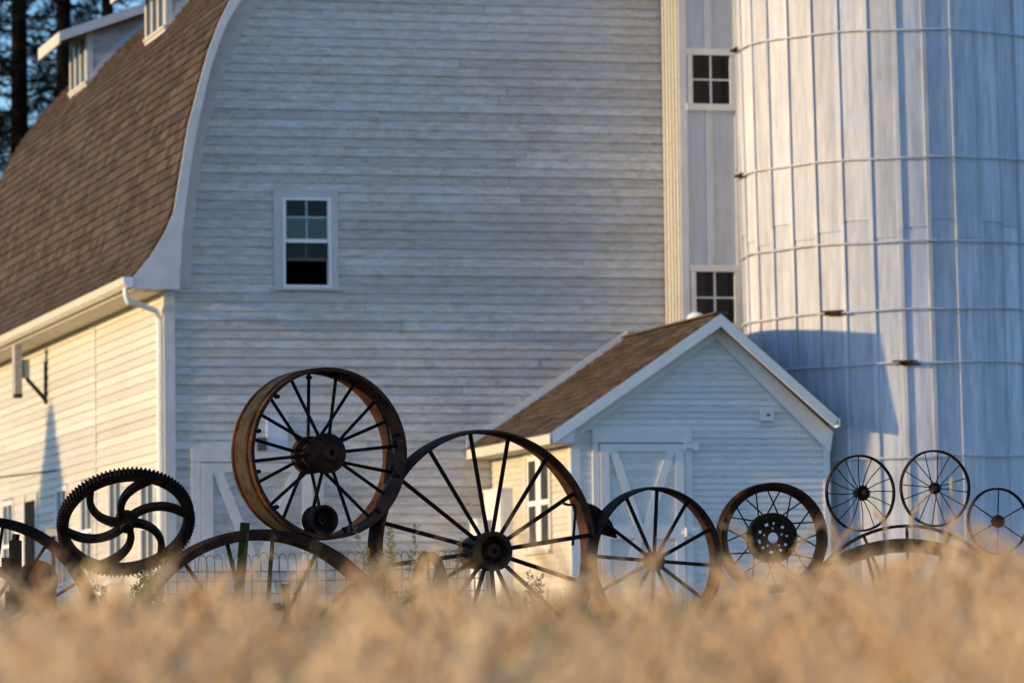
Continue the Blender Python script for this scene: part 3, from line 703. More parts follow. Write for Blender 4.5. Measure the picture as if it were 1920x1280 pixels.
# ------------------------------------------------------------------ antenna on the side wall
ay, az = lp(90, 750)
e = thing('panel_antenna', 'beige panel antenna on black arm under the left eave', 'antenna', from_barn(0, ay, az), BROT)
MB().box(-.05, -.002, -.04, .04, -.05, .52).build('mast_plate', M['black_metal'], e)
MB().tube([(-.03, 0, .0), (-.15, 0, .14), (-.27, 0, .27), (-.3, 0, .34), (-.3, 0, .55)], .028, 8).build('arm', M['black_metal'], e, True)
MB().tube([(-.3, 0, .30), (-.3, 0, .55)], .055, 10).build('coupling', M['teal'], e, True)
MB().box(-.47, -.37, -.13, .13, .08, .74).build('panel', M['antenna'], e); MB().box(-.38, -.30, -.03, .03, .3, .5).build('clamp', M['black_metal'], e)
MB().box(-.46, -.36, -.10, .10, .03, .078).build('connector', M['black_metal'], e)
# cable to the side wall
p1 = from_barn(-.02, lp(110, 881)[0], lp(110, 881)[1]); P = CAM + ray(-400, 893) * (p1 - CAM).length * .98
pts = [P.lerp(p1, t) - Vector((0, 0, .12 * math.sin(math.pi * t))) for t in np.linspace(0, 1, 16)]
o = MB().tube(pts, .011, 5).build('cable', M['black_metal']); tag(o, 'thin dark cable stretched level to the sunlit side wall', 'cable')
# vine sprig near the downspout is left to the weeds

# ------------------------------------------------------------------ wheels
def px2m(px, P): return px * (P - CAM).length / F
NR = (0, 0, 0)
def ring(r0, r1, y0, y1, lip=0.0):
    if lip: return [(r1, y0), (r1, y1), (r1 - lip, y1), (r1 - lip, y1 - lip), (r0 + (r1 - r0) * .45, y1 - lip*1.2), (r0 + (r1 - r0) * .45, y0 + lip*1.2), (r1 - lip, y0 + lip), (r1 - lip, y0)]
    return [(r0, y0), (r1, y0), (r1, y1), (r0, y1)]
def spoke_set(par, n, hub_r, rim_r, rad, mat, hub_y=0.0, rim_y=0.0, phase=0.0, jitter=0.0, seg=7, alt=None, bend=0.0):
    """n rods sharing one mesh per kind, each turned about the axle"""
    kinds = {}
    for k in range(n):
        hy_ = hub_y if alt is None else alt[k % 2][0]; ry_ = rim_y if alt is None else alt[k % 2][1]
        key = (round(hy_, 4), round(ry_, 4))
        if key not in kinds:
            mid = ((hub_r + rim_r) / 2, (hy_ + ry_) / 2, bend)
            kinds[key] = MB().tube([(hub_r, hy_, 0), mid, (rim_r, ry_, 0)], rad, seg).mesh('spoke', mat, True)
        place('spoke', kinds[key], par, None, (0, -(phase + k * 2 * math.pi / n + random.uniform(-jitter, jitter)), 0))
def wheel_at(name, label, px, py, az, group='old iron wheels joined into a fence', off=0.0, tilt=0.0, cat='wheel'):
    P = fp(px, py, off); e = thing(name, label, cat, P, (tilt, 0, az), group); return e, P
# 3: raised wide tractor wheel
e, P = wheel_at('iron_wheel', 'wide rusty spoked wheel raised on top of the others, highest of the row', 599, 851, R(27))
r = px2m(160, P); wd = px2m(93, P) ; y0, y1 = -wd/2, wd/2; t = r * .02
MB().lathe([(r, y0), (r, y0 + .025), (r - t*.7, y0 + .027), (r - t*.7, y0 + .07), (r, y0+.071), (r - t*.3, y1 - .07), (r - t*.8, y1 - .06), (r-t*.8, y1 - .03), (r, y1 - .028), (r, y1), (r - t*2.2, y1), (r - t*2.0, y1-.02), (r - t*1.4, y1 - .03), (r - t*1.4, y0 + .03), (r - t*2.0, y0+.02), (r - t*2.2, y0)], 96).build('rim', M['rust_orange'], e, True)
MB().lathe([(r + .003, y0 + .085), (r + .003, y1 - .085), (r - .004, y1 - .085), (r - .004, y0 + .085)], 96, jit=.0015).build('tread_band', M['rust_band'], e, True)
hr = r * .235
MB().lathe([(.0, y0 + .02), (hr*.30, y0 + .02), (hr*.30, y0 - .0), (hr*.38, y0 - .0), (hr*.38, y0 + .005), (hr*.7, y0+.01), (hr, y0 + .03), (hr, y0 + .085), (hr*.62, y0+.1), (hr*.55, 0), (hr*.62, y1-.05), (hr*.95, y1 - .04), (hr*.95, y1 + .02), (hr*.5, y1 + .04), (0, y1 + .04)], 32, closed=False).build('hub', M['rust'], e, True)
MB().lathe([(hr*.16, y0 - .035), (hr*.36, y0 - .035), (hr*.40, y0 - .02), (hr*.40, y0 + .02), (hr*.16, y0 + .02)], 24).build('axle_socket', M['rust_orange'], e, True)
spoke_set(e, 20, hr * .9, r - t*1.3, r*.021, M['rust_black'], phase=R(6), alt=[(y0 + .06, -.03), (y1 - .012, .03)])
lug = MB().tube([(r - t*1.2, 0, 0), (r - .05, 0, 0)], .011, 6).tube([(r - .05, -.02, 0), (r - .05, .02, 0)], .014, 6).mesh('lug_bolt', M['rust_black'], True)
for k in range(12):
    for yy_ in (y0 + .045,): place('lug_bolt', lug, e, (0, yy_, 0), (0, -R(14 + 30 * k), 0))
riv = MB().tube([(r - t*1.3, 0, 0), (r - t*1.3 - .008, 0, 0)], .012, 6).mesh('rivet', M['rust_black'], True)
for k in range(20): place('rivet', riv, e, (0, (.03 if k % 2 else -.03), 0), (0, -R(6 + 18 * k) - .05, 0))
# pulley at its foot
e, P = wheel_at('belt_pulley', 'small hollow iron pulley sitting at the foot of the raised wheel', 600, 975, R(27), None, -.1, cat='pulley')
r = px2m(27, P)
MB().lathe([(r*1.06, -r*.75), (r, -r*.65), (r, r*.65), (r*1.06, r*.75), (r*.9, r*.75), (r*.88, -r*.75)], 32).build('drum', M['rust'], e, True)
MB().lathe([(r*.9, .0), (r*.9, .012), (0, .012), (0, 0)], 32).build('web', M['rust_black'], e, True)
MB().lathe([(r*.3, -r*.4), (r*.12, -r*.4), (r*.12, .0), (r*.3, 0)], 20).build('hub', M['rust'], e, True)
# 5: large spoked wheel in the middle
e, P = wheel_at('iron_wheel', 'large iron wheel with sixteen spokes and orange rim at the centre', 906, 1034, R(27))
r = px2m(228, P); wd = px2m(60, P); y0, y1 = -wd/2, wd/2; t = .012
MB().lathe([(r - .008, y0), (r, y0 + .03), (r + .004, 0), (r, y1 - .03), (r - .008, y1), (r - .008 - t, y1), (r - t, 0), (r - .008 - t, y0)], 112).build('rim', M['rust_orange'], e, True)
hr = px2m(37, P); hl = px2m(48, P)
MB().lathe([(hr, -hl), (hr*.78, -hl), (hr*.74, -hl + .02), (hr*.70, -hl*.2), (0, -hl*.2), (0, hl), (hr*.8, hl), (hr*.86, hl*.6), (hr*.86, -hl*.3), (hr, -hl*.55)], 36, closed=True).build('hub', M['rust_orange'], e, True)
MB().lathe([(hr*.14, -hl*1.0), (hr*.36, -hl*1.0), (hr*.38, -hl*.9), (hr*.38, -hl*.2), (hr*.14, -hl*.2)], 24).build('axle_sleeve', M['rust'], e, True)
spoke_set(e, 16, hr * .85, r - t, px2m(4.2, P), M['rust_black'], phase=R(7.5), alt=[(-hl*.55, -.02), (-hl*.45, .02)], jitter=.01, seg=8)
riv = MB().tube([(r - t - .004, 0, 0), (r - t - .014, 0, 0)], .012, 6).mesh('rivet', M['rust_black'], True)
for k in range(16): place('rivet', riv, e, (0, -.05, 0), (0, -R(7.5 + 22.5 * k + 4), 0))
# hooked rod hanging on it
q = fp(1078, 960, -.05); s = px2m(1, q)
o = MB().tube([(-22*s, 0, 17*s), (-12*s, 0, 14*s), (-2*s, 0, 15*s), (1*s, 0, 8*s), (0, 0, -10*s), (-5*s, 0, -62*s)], 2.6*s, 7).build('hooked_rod', M['rust_black'], None, True, q)
tag(o, 'thin bent rod hanging inside the rim of the central wheel', 'rod')
# curved blade between wheels
q = fp(1130, 975, .05); s = px2m(1, q)
bl = MB(); A_ = [(-32*s, 34*s), (-14*s, 28*s), (4*s, 15*s), (18*s, -6*s), (27*s, -32*s)]; B_ = [(-30*s, 6*s), (-22*s, -2*s), (-16*s, -12*s), (-4*s, -26*s), (24*s, -34*s)]
bl.strip(A_, B_, -.012, .0); o = bl.build('plough_blade', M['rust'], None, False, q); tag(o, 'dark curved plough blade wedged between the central wheel and the next', 'blade')
# 6
e, P = wheel_at('iron_wheel', 'medium twelve spoke iron wheel standing before the shed door', 1226, 1051, R(28))
r = px2m(138, P); wd = px2m(44, P); y0, y1 = -wd/2, wd/2; t = .010
MB().lathe([(r - .006, y0), (r, y0 + .02), (r + .003, 0), (r, y1 - .02), (r - .006, y1), (r - .006 - t, y1), (r - t, 0), (r - .006 - t, y0)], 96).build('rim', M['rust'], e, True)
hr = px2m(18, P); hl = px2m(22, P)
MB().lathe([(0, -hl), (hr*.6, -hl), (hr*.62, -hl*.6), (hr, -hl*.5), (hr, hl*.5), (hr*.6, hl*.6), (hr*.6, hl), (0, hl)], 28, closed=False).build('hub', M['rust_black'], e, True)
spoke_set(e, 12, hr * .8, r - t, px2m(3.6, P), M['rust_black'], phase=R(86), jitter=.012)
# 7: wire wheel with drilled disc
e, P = wheel_at('wire_wheel', 'thick rimmed wire spoke wheel with a drilled hub disc', 1447, 1008, R(12))
r = px2m(103, P); wd = px2m(44, P); y0, y1 = -wd/2, wd/2
MB().lathe([(r, y0), (r*.985, y0 + .012), (r*.94, y0 + .03), (r*.93, 0), (r*.94, y1 - .03), (r*.985, y1 - .012), (r, y1), (r*.97, y1), (r*.90, y1 - .02), (r*.855, y1 - .05), (r*.85, 0), (r*.855, y0 + .04), (r*.90, y0 + .012), (r*.97, y0)], 96).build('rim', M['rust'], e, True)
hr = px2m(47, P)
dm = MB()                                                    # disc with real holes, made of rings and sectors
NS = 96; radii = [.21, .34, .42, .52, .63, .98]
holes_at = [(.575, k * 36 + 8 + 3 * (k % 3), 4.5 + 1.5 * (k % 2)) for k in range(10)] + [(.38, k * 72 + 20, 5) for k in range(5)]
def is_hole(rm, ang):
    for hrad, ha, hw in holes_at:
        dd = (ang - ha + 180) % 360 - 180
        if abs(rm - hrad) < .05 and abs(dd) < hw * 1.1 + .1: return True
    return False
for i in range(len(radii) - 1):
    rm = (radii[i] + radii[i+1]) / 2
    for k in range(NS):
        a0, a1 = 2*math.pi*k/NS, 2*math.pi*(k+1)/NS
        if is_hole(rm, math.degrees((a0 + a1) / 2)): continue
        dm.add([(radii[j]*hr*math.cos(a), yv, radii[j]*hr*math.sin(a)) for yv in (-.035, -.028) for j, a in ((i, a0), (i+1, a0), (i+1, a1), (i, a1))],
               [(0,1,2,3),(7,6,5,4),(0,4,5,1),(1,5,6,2),(2,6,7,3),(3,7,4,0)])
dm.build('hub_disc', M['rust'], e)
MB().lathe([(hr, -.04), (hr*1.0, .045), (hr*.96, .045), (hr*.96, -.04)], 64).build('hub_drum', M['rust_orange'], e, True)
nip = {}
for k in range(24):
    a = R(k * 15 + 4); sgn = 1 if k % 2 else -1; b_ = a + sgn * R(17); yh = -.03 if (k // 2) % 2 else .035
    MB().tube([(hr*.98*math.cos(b_), yh, hr*.98*math.sin(b_)), (r*.86*math.cos(a), 0, r*.86*math.sin(a))], px2m(1.5, P), 5).build('spoke', M['rust_black'], e, True)
# 8, 9, 10: thin wheels
def thin(px, py, rpx, n, rim_px, lab, az, phase, spoke_px=.85, wdpx=9):
    e, P = wheel_at('thin_wheel', lab, px, py, R(az)); r = px2m(rpx, P); wd = px2m(wdpx, P); t = px2m(rim_px, P)
    MB().lathe([(r - t*.3, -wd/2), (r, -wd*.3), (r, wd*.3), (r - t*.3, wd/2), (r - t, wd*.35), (r - t, -wd*.35)], 80, jit=.003).build('rim', M['rust'], e, True)
    return e, P, r, t
e, P, r, t = thin(1613, 924, 72, 16, 4, 'thin spoked wheel with toothed sprocket hub at the right', 22, 0)
spoke_set(e, 16, .02, r - t*.8, px2m(1.0, P), M['rust_black'], 0, 0, R(2), .03, 5, bend=.008)
sp = MB(); rr = px2m(14, P)
pts = []
for k in range(28):
    a = 2*math.pi*k/28; q_ = rr * (1.12 if k % 2 else .86); pts.append((q_*math.cos(a), q_*math.sin(a)))
sp.prism(pts, -.05, -.03); sp.lathe([(0, -.05), (rr*.6, -.05), (rr*.6, .05), (0, .05)], 20, closed=False)
sp.build('sprocket', M['rust_black'], e)
MB().lathe([(0, -.11), (rr*.32, -.11), (rr*.36, -.09), (rr*.36, -.03), (0, -.03)], 16, closed=False).build('axle_nut', M['rust_black'], e, True)
e, P, r, t = thin(1753, 915, 72, 16, 4, 'thin spoked wheel with ball hub, second of the upper pair', 20, 0)
spoke_set(e, 16, .02, r - t*.8, px2m(1.0, P), M['rust_black'], 0, 0, R(-6), .02, 5, alt=[(-.035, 0), (.03, 0)])
def ball(par, rr, mat, ln=1.3, name='hub'):
    MB().lathe([(rr * math.sin(a), -rr * ln * math.cos(a)) for a in np.linspace(.05, math.pi - .05, 9)], 20, closed=False).build(name, mat, par, True)
ball(e, px2m(11, P), M['rust_black'], 1.4)
e, P, r, t = thin(1871, 977, 63, 6, 4, 'thin six spoke wheel at the right edge of the photograph', 20, 0)
spoke_set(e, 6, .02, r - t*.8, px2m(1.3, P), M['rust_black'], 0, 0, R(28), .01, 5); ball(e, px2m(12.5, P), M['rust_black'], 1.2)
# 11, 12: arched wheels sunk in the wheat
e, P = wheel_at('iron_wheel', 'slim large wheel under the upper pair at the right', 1704, 1205, R(12)); r = px2m(221, P); t = .02
MB().lathe([(r, -.02), (r, .02), (r - t, .02), (r - t, -.02)], 96).build('rim', M['rust'], e, True)
spoke_set(e, 16, .04, r - t, px2m(3, P), M['rust_black'], 0, 0, R(90), .005); ball(e, .08, M['rust'])
e, P = wheel_at('iron_wheel', 'broad banded wheel in the wheat before the slim large one', 1700, 1312, R(12), off=-.35); r = px2m(300, P)
MB().lathe([(r, -.05), (r + .004, 0), (r, .05), (r*.925, .05), (r*.915, -.05)], 112).build('rim', M['rust'], e, True)
spoke_set(e, 12, .05, r*.92, px2m(3.4, P), M['rust_black'], 0, 0, R(75), .005); ball(e, .1, M['rust'])
# 4: large arch at the lower left
e, P = wheel_at('iron_wheel', 'huge broad rimmed wheel half sunk in wheat under the raised one', 487, 1264, R(16), off=-.05); r = px2m(271, P); wd = px2m(80, P)
MB().lathe([(r*.985, -wd/2), (r*.998, -wd*.42), (r, -wd*.2), (r*.992, -wd*.12), (r*.992, wd*.12), (r, wd*.2), (r*.998, wd*.42), (r*.985, wd/2), (r*.93, wd/2), (r*.925, wd*.3), (r*.935, 0), (r*.925, -wd*.3), (r*.93, -wd/2)], 128).build('rim', M['rust'], e, True)
spoke_set(e, 18, .07, r*.935, px2m(4, P), M['rust_black'], 0, 0, R(84), .01, alt=[(-.05, -.02), (.05, .02)])
MB().lathe([(0, -.12), (.1, -.12), (.1, .12), (0, .12)], 28, closed=False).build('hub', M['rust'], e, True)
# 1: far left wheel
e, P = wheel_at('iron_wheel', 'dark wheel cut by the left edge of the photograph', -26, 1195, R(24), off=-.1); r = px2m(224, P); wd = px2m(42, P)
MB().lathe([(r*.99, -wd/2), (r, -wd*.3), (r, wd*.3), (r*.99, wd/2), (r*.93, wd/2), (r*.925, -wd/2)], 112).build('rim', M['rust_black'], e, True)
spoke_set(e, 14, .05, r*.93, px2m(3.2, P), M['rust_black'], 0, 0, R(30), .01); ball(e, .09, M['rust'])
# small reversed arch low on the left behind it
e, P = wheel_at('iron_wheel', 'low dark wheel behind the leftmost one near the side door', -40, 1175, R(20), off=1.2); r = px2m(118, P)
MB().lathe([(r, -.06), (r, .06), (r*.88, .06), (r*.88, -.06)], 72).build('rim', M['rust_black'], e, True)
spoke_set(e, 10, .03, r*.9, .012, M['rust_black'], 0, 0, R(20)); ball(e, .07, M['rust'])
# 2: gear with curved spokes
P = fp(236, 979)
n_face = Vector((.17, -.70, -.69)).normalized()
q = n_face.to_track_quat('-Y', 'Z')
e = thing('gear_wheel', 'toothed black gear with six swirling spokes, tilted forward', 'gear', P, q.to_euler(), 'old iron wheels joined into a fence')
r = px2m(124, P)
MB().lathe([(r, -.034), (r, .034), (r*.89, .034), (r*.87, .015), (r*.87, -.015), (r*.89, -.034)], 120).build('rim', M['rust'], e, True)
th = MB().add([(r - .003, -.034, -.0085), (r - .003, -.034, .0085), (r - .003, .034, .0085), (r - .003, .034, -.0085), (r + .017, -.034, -.0045), (r + .017, -.034, .0045), (r + .017, .034, .0045), (r + .017, .034, -.0045)], [(0,3,2,1),(4,5,6,7),(0,1,5,4),(1,2,6,5),(2,3,7,6),(3,0,4,7)]).mesh('tooth', M['rust_black'])
for k in range(96): place('tooth', th, e, None, (0, -2*math.pi*k/96, 0))
sw = MB(); Lf, Rt = [], []
for i in range(15):
    u_ = i / 14; rad = (.06 + u_ * .83) * r; ang = R(float(np.interp(rad / r, [.06, .17, .44, .70, .89], [50, 43, 28, 11, -4]))); wdt = r * (.044 + .03 * abs(u_ - .5))
    a2 = R(float(np.interp(rad / r + .01, [.06, .17, .44, .70, .90], [50, 43, 28, 11, -4])))
    pc = Vector((rad * math.cos(ang), rad * math.sin(ang))); pn = Vector(((rad + .01*r) * math.cos(a2), (rad + .01*r) * math.sin(a2)))
    d_ = (pn - pc).normalized(); nrm = Vector((-d_.y, d_.x)); Lf.append(tuple(pc + nrm * wdt)); Rt.append(tuple(pc - nrm * wdt))
Lf = smooth(Lf, 3); Rt = smooth(Rt, 3); sw.strip(Lf, Rt, -.022, .022); swm = sw.mesh('curved_spoke', M['rust'])
for k in range(6): place('curved_spoke', swm, e, None, (0, -R(76 + 60 * k), 0))
MB().lathe([(0, -.06), (r*.09, -.06), (r*.11, -.03), (r*.15, -.02), (r*.15, .05), (0, .05)], 24, closed=False).build('hub', M['rust'], e, True)

# narrow hoop behind, seen nearly edge on
e, P = wheel_at('iron_hoop', 'narrow rusty hoop seen almost edge on behind the central wheel', 806, 1122, R(72), None, 2.0, cat='hoop'); r = px2m(88, P)
MB().lathe([(r, -.03), (r, .03), (r - .035, .03), (r - .035, -.03)], 64).build('rim', M['rust'], e, True)
spoke_set(e, 8, .02, r - .03, .009, M['rust_black'], 0, 0, R(10)); ball(e, .04, M['rust'])
# steel post
q = fp(447, 1150, -.15); s = px2m(1, q)
e = thing('steel_post', 'leaning dark green steel fence post in front of the sunken wheel', 'post', q + Vector((0, 0, -.4)))
MB().bar((-15*s, 0, -.1), (14*s, 0, .4 + 170*s), 18*s, .006, (0, 1, 0)).build('post_face', M['green_post'], e)
MB().bar((-15*s, .02, -.1), (14*s, .02, .4 + 168*s), .035, 5*s, (0, 1, 0)).build('post_web', M['green_post'], e)
# rusty stub and flat hub behind the arch
q = fp(537, 1130, 1.5); s = px2m(1, q); e = thing('rusty_stub', 'short rusty brown stub post behind the sunken wheel', 'post', q)
MB().bar((0, 0, -.4), (0, 0, 32*s), 14*s, 12*s, (0, 1, 0)).build('post_body', M['rust_orange'], e); MB().box(-9*s, 9*s, -8*s, 8*s, 30*s, 36*s).build('post_cap', M['rust'], e)
q = fp(500, 1136, .9); s = px2m(1, q); e = thing('iron_cap', 'flat round iron cap low behind the sunken wheel', 'iron cap', q)
MB().lathe([(0, 6*s), (24*s, 6*s), (30*s, 0), (30*s, -8*s), (0, -8*s)], 28, 'z', False).build('cap_top', M['rust'], e, True); MB().tube([(0, 0, -.5), (0, 0, -6*s)], 8*s, 10).build('stem', M['rust'], e, True)
# machinery at the far left
q = fp(58, 1088, 5.0); s = px2m(1, q)
e = thing('farm_machine', 'dark old farm machine with reddish round plate by the side door', 'farm machine', q)
MB().lathe([(0, -.03), (30*s, -.03), (38*s, 0), (38*s, .03), (0, .03)], 32, closed=False).build('round_plate', M['machine_red'], e, True, (12*s, 0, 0))
MB().box(-50*s, 40*s, .04, .3, -60*s, -18*s).build('body', M['rust_black'], e); MB().box(-42*s, -22*s, .05, .2, -18*s, 76*s).build('upright', M['rust_black'], e)
MB().box(-56*s, -38*s, .04, .22, 20*s, 44*s).build('crosspiece', M['rust_black'], e); MB().tube([(-32*s, .1, 70*s), (-30*s, .1, 88*s)], 7*s, 8).build('cap', M['rust_black'], e)
q = fp(100, 997, 16.0); s = px2m(1, q); e = thing('post_box', 'cream box on a post left of the gear wheel', 'box', q)
MB().box(-13*s, 12*s, -.1, .1, -8*s, 8*s).build('box_body', M['siding_side'], e); MB().box(-14*s, 13*s, -.12, .12, 8*s, 10*s).build('lid', M['siding_side'], e); MB().box(-3*s, 3*s, -.03, .03, -1.4, -8*s).build('post', M['bark'], e)

# ------------------------------------------------------------------ looped wire fence
d_ = ray(560, 1036); base = CAM + d_ * 38
e = thing('loop_wire_fence', 'low ornamental looped wire fence before the barn door', 'fence', (base.x, base.y, ground_z(base.y)))
hgt = base.z - ground_z(base.y); sp_ = .075
pk = MB().tube([(0, 0, -.05), (0, 0, hgt - .05), (.008, 0, hgt - .015), (.03, 0, hgt), (.055, 0, hgt - .015), (.07, 0, hgt - .07), (.072, 0, -.05)], .0042, 5, False).mesh('picket_wire', M['wire'], True)
for k in range(-16, 20):
    place('picket_wire', pk, e, (k * sp_ + rnd.uniform(-.004, .004), .012 * (k % 2), rnd.uniform(-.01, .01)), (rnd.uniform(-.03, .03), rnd.uniform(-.02, .02), R(8)))
for zz in (hgt - .14, hgt - .22, hgt - .32, hgt - .45, .12): MB().tube([(-16 * sp_, .006, zz), (0, .006, zz - .006), (20 * sp_, .006, zz)], .0045, 5).build('line_wire', M['wire'], e)

# ------------------------------------------------------------------ trees
def blades(mb, p, n, ln, rr, wdt=.012):
    for _ in range(n):
        d = Vector((rr.gauss(0, 1), rr.gauss(0, 1), rr.gauss(0, .7) - .15)).normalized(); s_ = d.orthogonal().normalized() * wdt; L_ = ln * rr.uniform(.6, 1.2)
        mb.add([p - s_, p + s_, p + d * L_], [(0, 1, 2)])
def pine(name, label, P, H, seed, lean=(0, 0), z_lo=.25, spread=2.6, trunk_r=.2, mat='needles', cone=False, nb=70, dens=9, group=None):
    rr = random.Random(seed); e = thing(name, label, 'tree', P, group=group)
    pts = [(lean[0] * t_ + .08 * math.sin(t_ * 7 + seed), lean[1] * t_, H * t_) for t_ in np.linspace(0, 1, 14)]
    rad = [trunk_r * (1.15 - t_) for t_ in np.linspace(0, 1, 14)]
    MB().tube(pts, rad, 12).build('trunk', M['bark'], e, True)
    br = MB(); nd = MB()
    for i in range(nb):
        t_ = z_lo + (1 - z_lo) * (i + rr.random()) / nb; z_ = H * t_; a = rr.uniform(0, 2*math.pi) if not cone else i * 2.4
        L_ = spread * ((1 - t_) / (1 - z_lo)) * (1.0 if cone else 1) if cone else spread * rr.uniform(.35, 1) * (1.15 - t_)
        L_ = max(L_, .15); c0 = Vector((lean[0] * t_, lean[1] * t_, z_)); prev = c0; bp_ = [c0]
        dv = Vector((math.cos(a), math.sin(a), .15 if not cone else -.05))
        for j in range(1, 6):
            u_ = j / 5; p = c0 + dv * L_ * u_ + Vector((0, 0, -(.45 if not cone else .25) * L_ * u_ * u_)) + Vector((rr.uniform(-.05, .05), rr.uniform(-.05, .05), rr.uniform(-.05, .05))); bp_.append(p)
        br.tube(bp_, [.03 * L_ * .5 * (1.1 - j / 5) + .006 for j in range(6)], 4)
        for j in range(int(dens * L_ * 1.6) + 3):
            u_ = rr.uniform(.15, 1) ; k = min(int(u_ * 5), 4); p = bp_[k].lerp(bp_[k+1], u_ * 5 - k) + Vector((rr.gauss(0, .14), rr.gauss(0, .14), rr.gauss(0, .1) - (.12 if not cone else 0))) * (1 if not cone else .8)
            blades(nd, p, 9, .22, rr)
    br.build('branches', M['bark'], e); nd.build('crown', M[mat], e)
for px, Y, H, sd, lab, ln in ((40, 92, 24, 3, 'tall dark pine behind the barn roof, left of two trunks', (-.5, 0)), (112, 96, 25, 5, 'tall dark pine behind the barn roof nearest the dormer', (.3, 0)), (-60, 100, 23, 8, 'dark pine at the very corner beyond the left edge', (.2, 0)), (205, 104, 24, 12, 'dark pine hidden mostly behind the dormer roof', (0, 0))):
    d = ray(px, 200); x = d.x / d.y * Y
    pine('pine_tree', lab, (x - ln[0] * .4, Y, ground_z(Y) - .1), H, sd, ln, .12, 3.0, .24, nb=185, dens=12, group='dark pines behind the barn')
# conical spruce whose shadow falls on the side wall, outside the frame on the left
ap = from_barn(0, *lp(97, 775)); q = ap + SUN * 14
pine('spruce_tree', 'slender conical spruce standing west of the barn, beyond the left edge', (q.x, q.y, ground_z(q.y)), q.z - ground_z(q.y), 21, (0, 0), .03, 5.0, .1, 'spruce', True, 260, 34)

# ------------------------------------------------------------------ plants between
def weed(px, py, hpx, seed, lab, off=-.4, n=5, mat='weed'):
    P = fp(px, py, off); rr = random.Random(seed); s = px2m(1, P); e = thing('weed', lab, 'plant', P, group='green weeds growing among the wheels')
    st_, lf = MB(), MB(); H = hpx * s
    for k in range(n):
        a = rr.uniform(-.35, .35); pts = [Vector((rr.uniform(-.03, .03), rr.uniform(-.05, .05), -.25))]
        top = H * rr.uniform(.6, 1)
        for j in range(1, 7): pts.append(Vector((a * top * (j / 6) ** 1.3 + rr.uniform(-.008, .008), rr.uniform(-.02, .02), -.25 + (top + .25) * j / 6)))
        st_.tube(pts, [.004 * (1.15 - j / 6) + .0008 for j in range(7)], 4)
        for j in range(90):
            u_ = rr.uniform(.3, 1); i = min(int(u_ * 6), 5); p = pts[i].lerp(pts[i+1], u_ * 6 - i)
            d = Vector((rr.choice((-1, 1)) * rr.uniform(.4, 1), rr.uniform(-1, 1), rr.uniform(.2, 1))).normalized(); L_ = rr.uniform(.015, .045); s_ = d.orthogonal().normalized() * .0045
            m_2 = p + d * L_ * .5; lf.add([p, m_2 + s_, p + d * L_, m_2 - s_], [(0, 1, 2, 3)])
    st_.build('stem', M[mat], e); lf.build('leaves', M[mat], e)
weed(722, 1150, 175, 1, 'tall feathery green weed between the raised and central wheels', n=7)
weed(752, 1160, 190, 2, 'thin yellow green weed left of the central hub', n=4)
weed(690, 1170, 110, 3, 'bushy weed covering the right foot of the sunken wheel', n=6)
weed(262, 1160, 90, 4, 'low green weed beneath the toothed gear', n=7); weed(295, 1165, 120, 5, 'green weed against the left foot of the sunken wheel', n=6)
weed(180, 1170, 100, 6, 'small upright weed under the left side of the gear', n=4); weed(838, 1180, 180, 7, 'single long grass stem by the central hub', n=2, mat='grass'); weed(1003, 1190, 120, 9, 'sparse dry stems right of the central hub', n=4, mat='grass')

# grass between the fence and the barn
def field_mesh(name, mat, n, area, builder):
    vv, ff = [], []; o = 0
    for i in range(n):
        v_, f_ = builder(*area()); vv += v_; ff += [tuple(a + o for a in q_) for q_ in f_]; o = len(vv)
    me = bpy.data.meshes.new(name); me.from_pydata(vv, [], ff); me.materials.append(mat); return stuff(place(name, me))
rg = random.Random(31)
def grass_tuft(x, y):
    z = ground_z(y); v_, f_ = [], []
    for k in range(6):
        h = rg.uniform(.12, .42); a = rg.uniform(0, 6.28); l = h * rg.uniform(.1, .5); w_ = .005; bx_, by_ = x + rg.gauss(0, .04), y + rg.gauss(0, .04); c_, s_ = math.cos(a), math.sin(a); n_ = len(v_)
        v_ += [(bx_ - s_*w_, by_ + c_*w_, z), (bx_ + s_*w_, by_ - c_*w_, z), (bx_ + c_*l*.4 + s_*w_*.7, by_ + s_*l*.4 - c_*w_*.7, z + h*.6), (bx_ + c_*l*.4 - s_*w_*.7, by_ + s_*l*.4 + c_*w_*.7, z + h*.6), (bx_ + c_*l, by_ + s_*l, z + h)]
        f_ += [(n_, n_+1, n_+2, n_+3), (n_+3, n_+2, n_+4)]
    return v_, f_
field_mesh('grass', M['grass'], 9000, lambda: (rg.uniform(-7.5, 7), rg.uniform(14, 54)), grass_tuft)

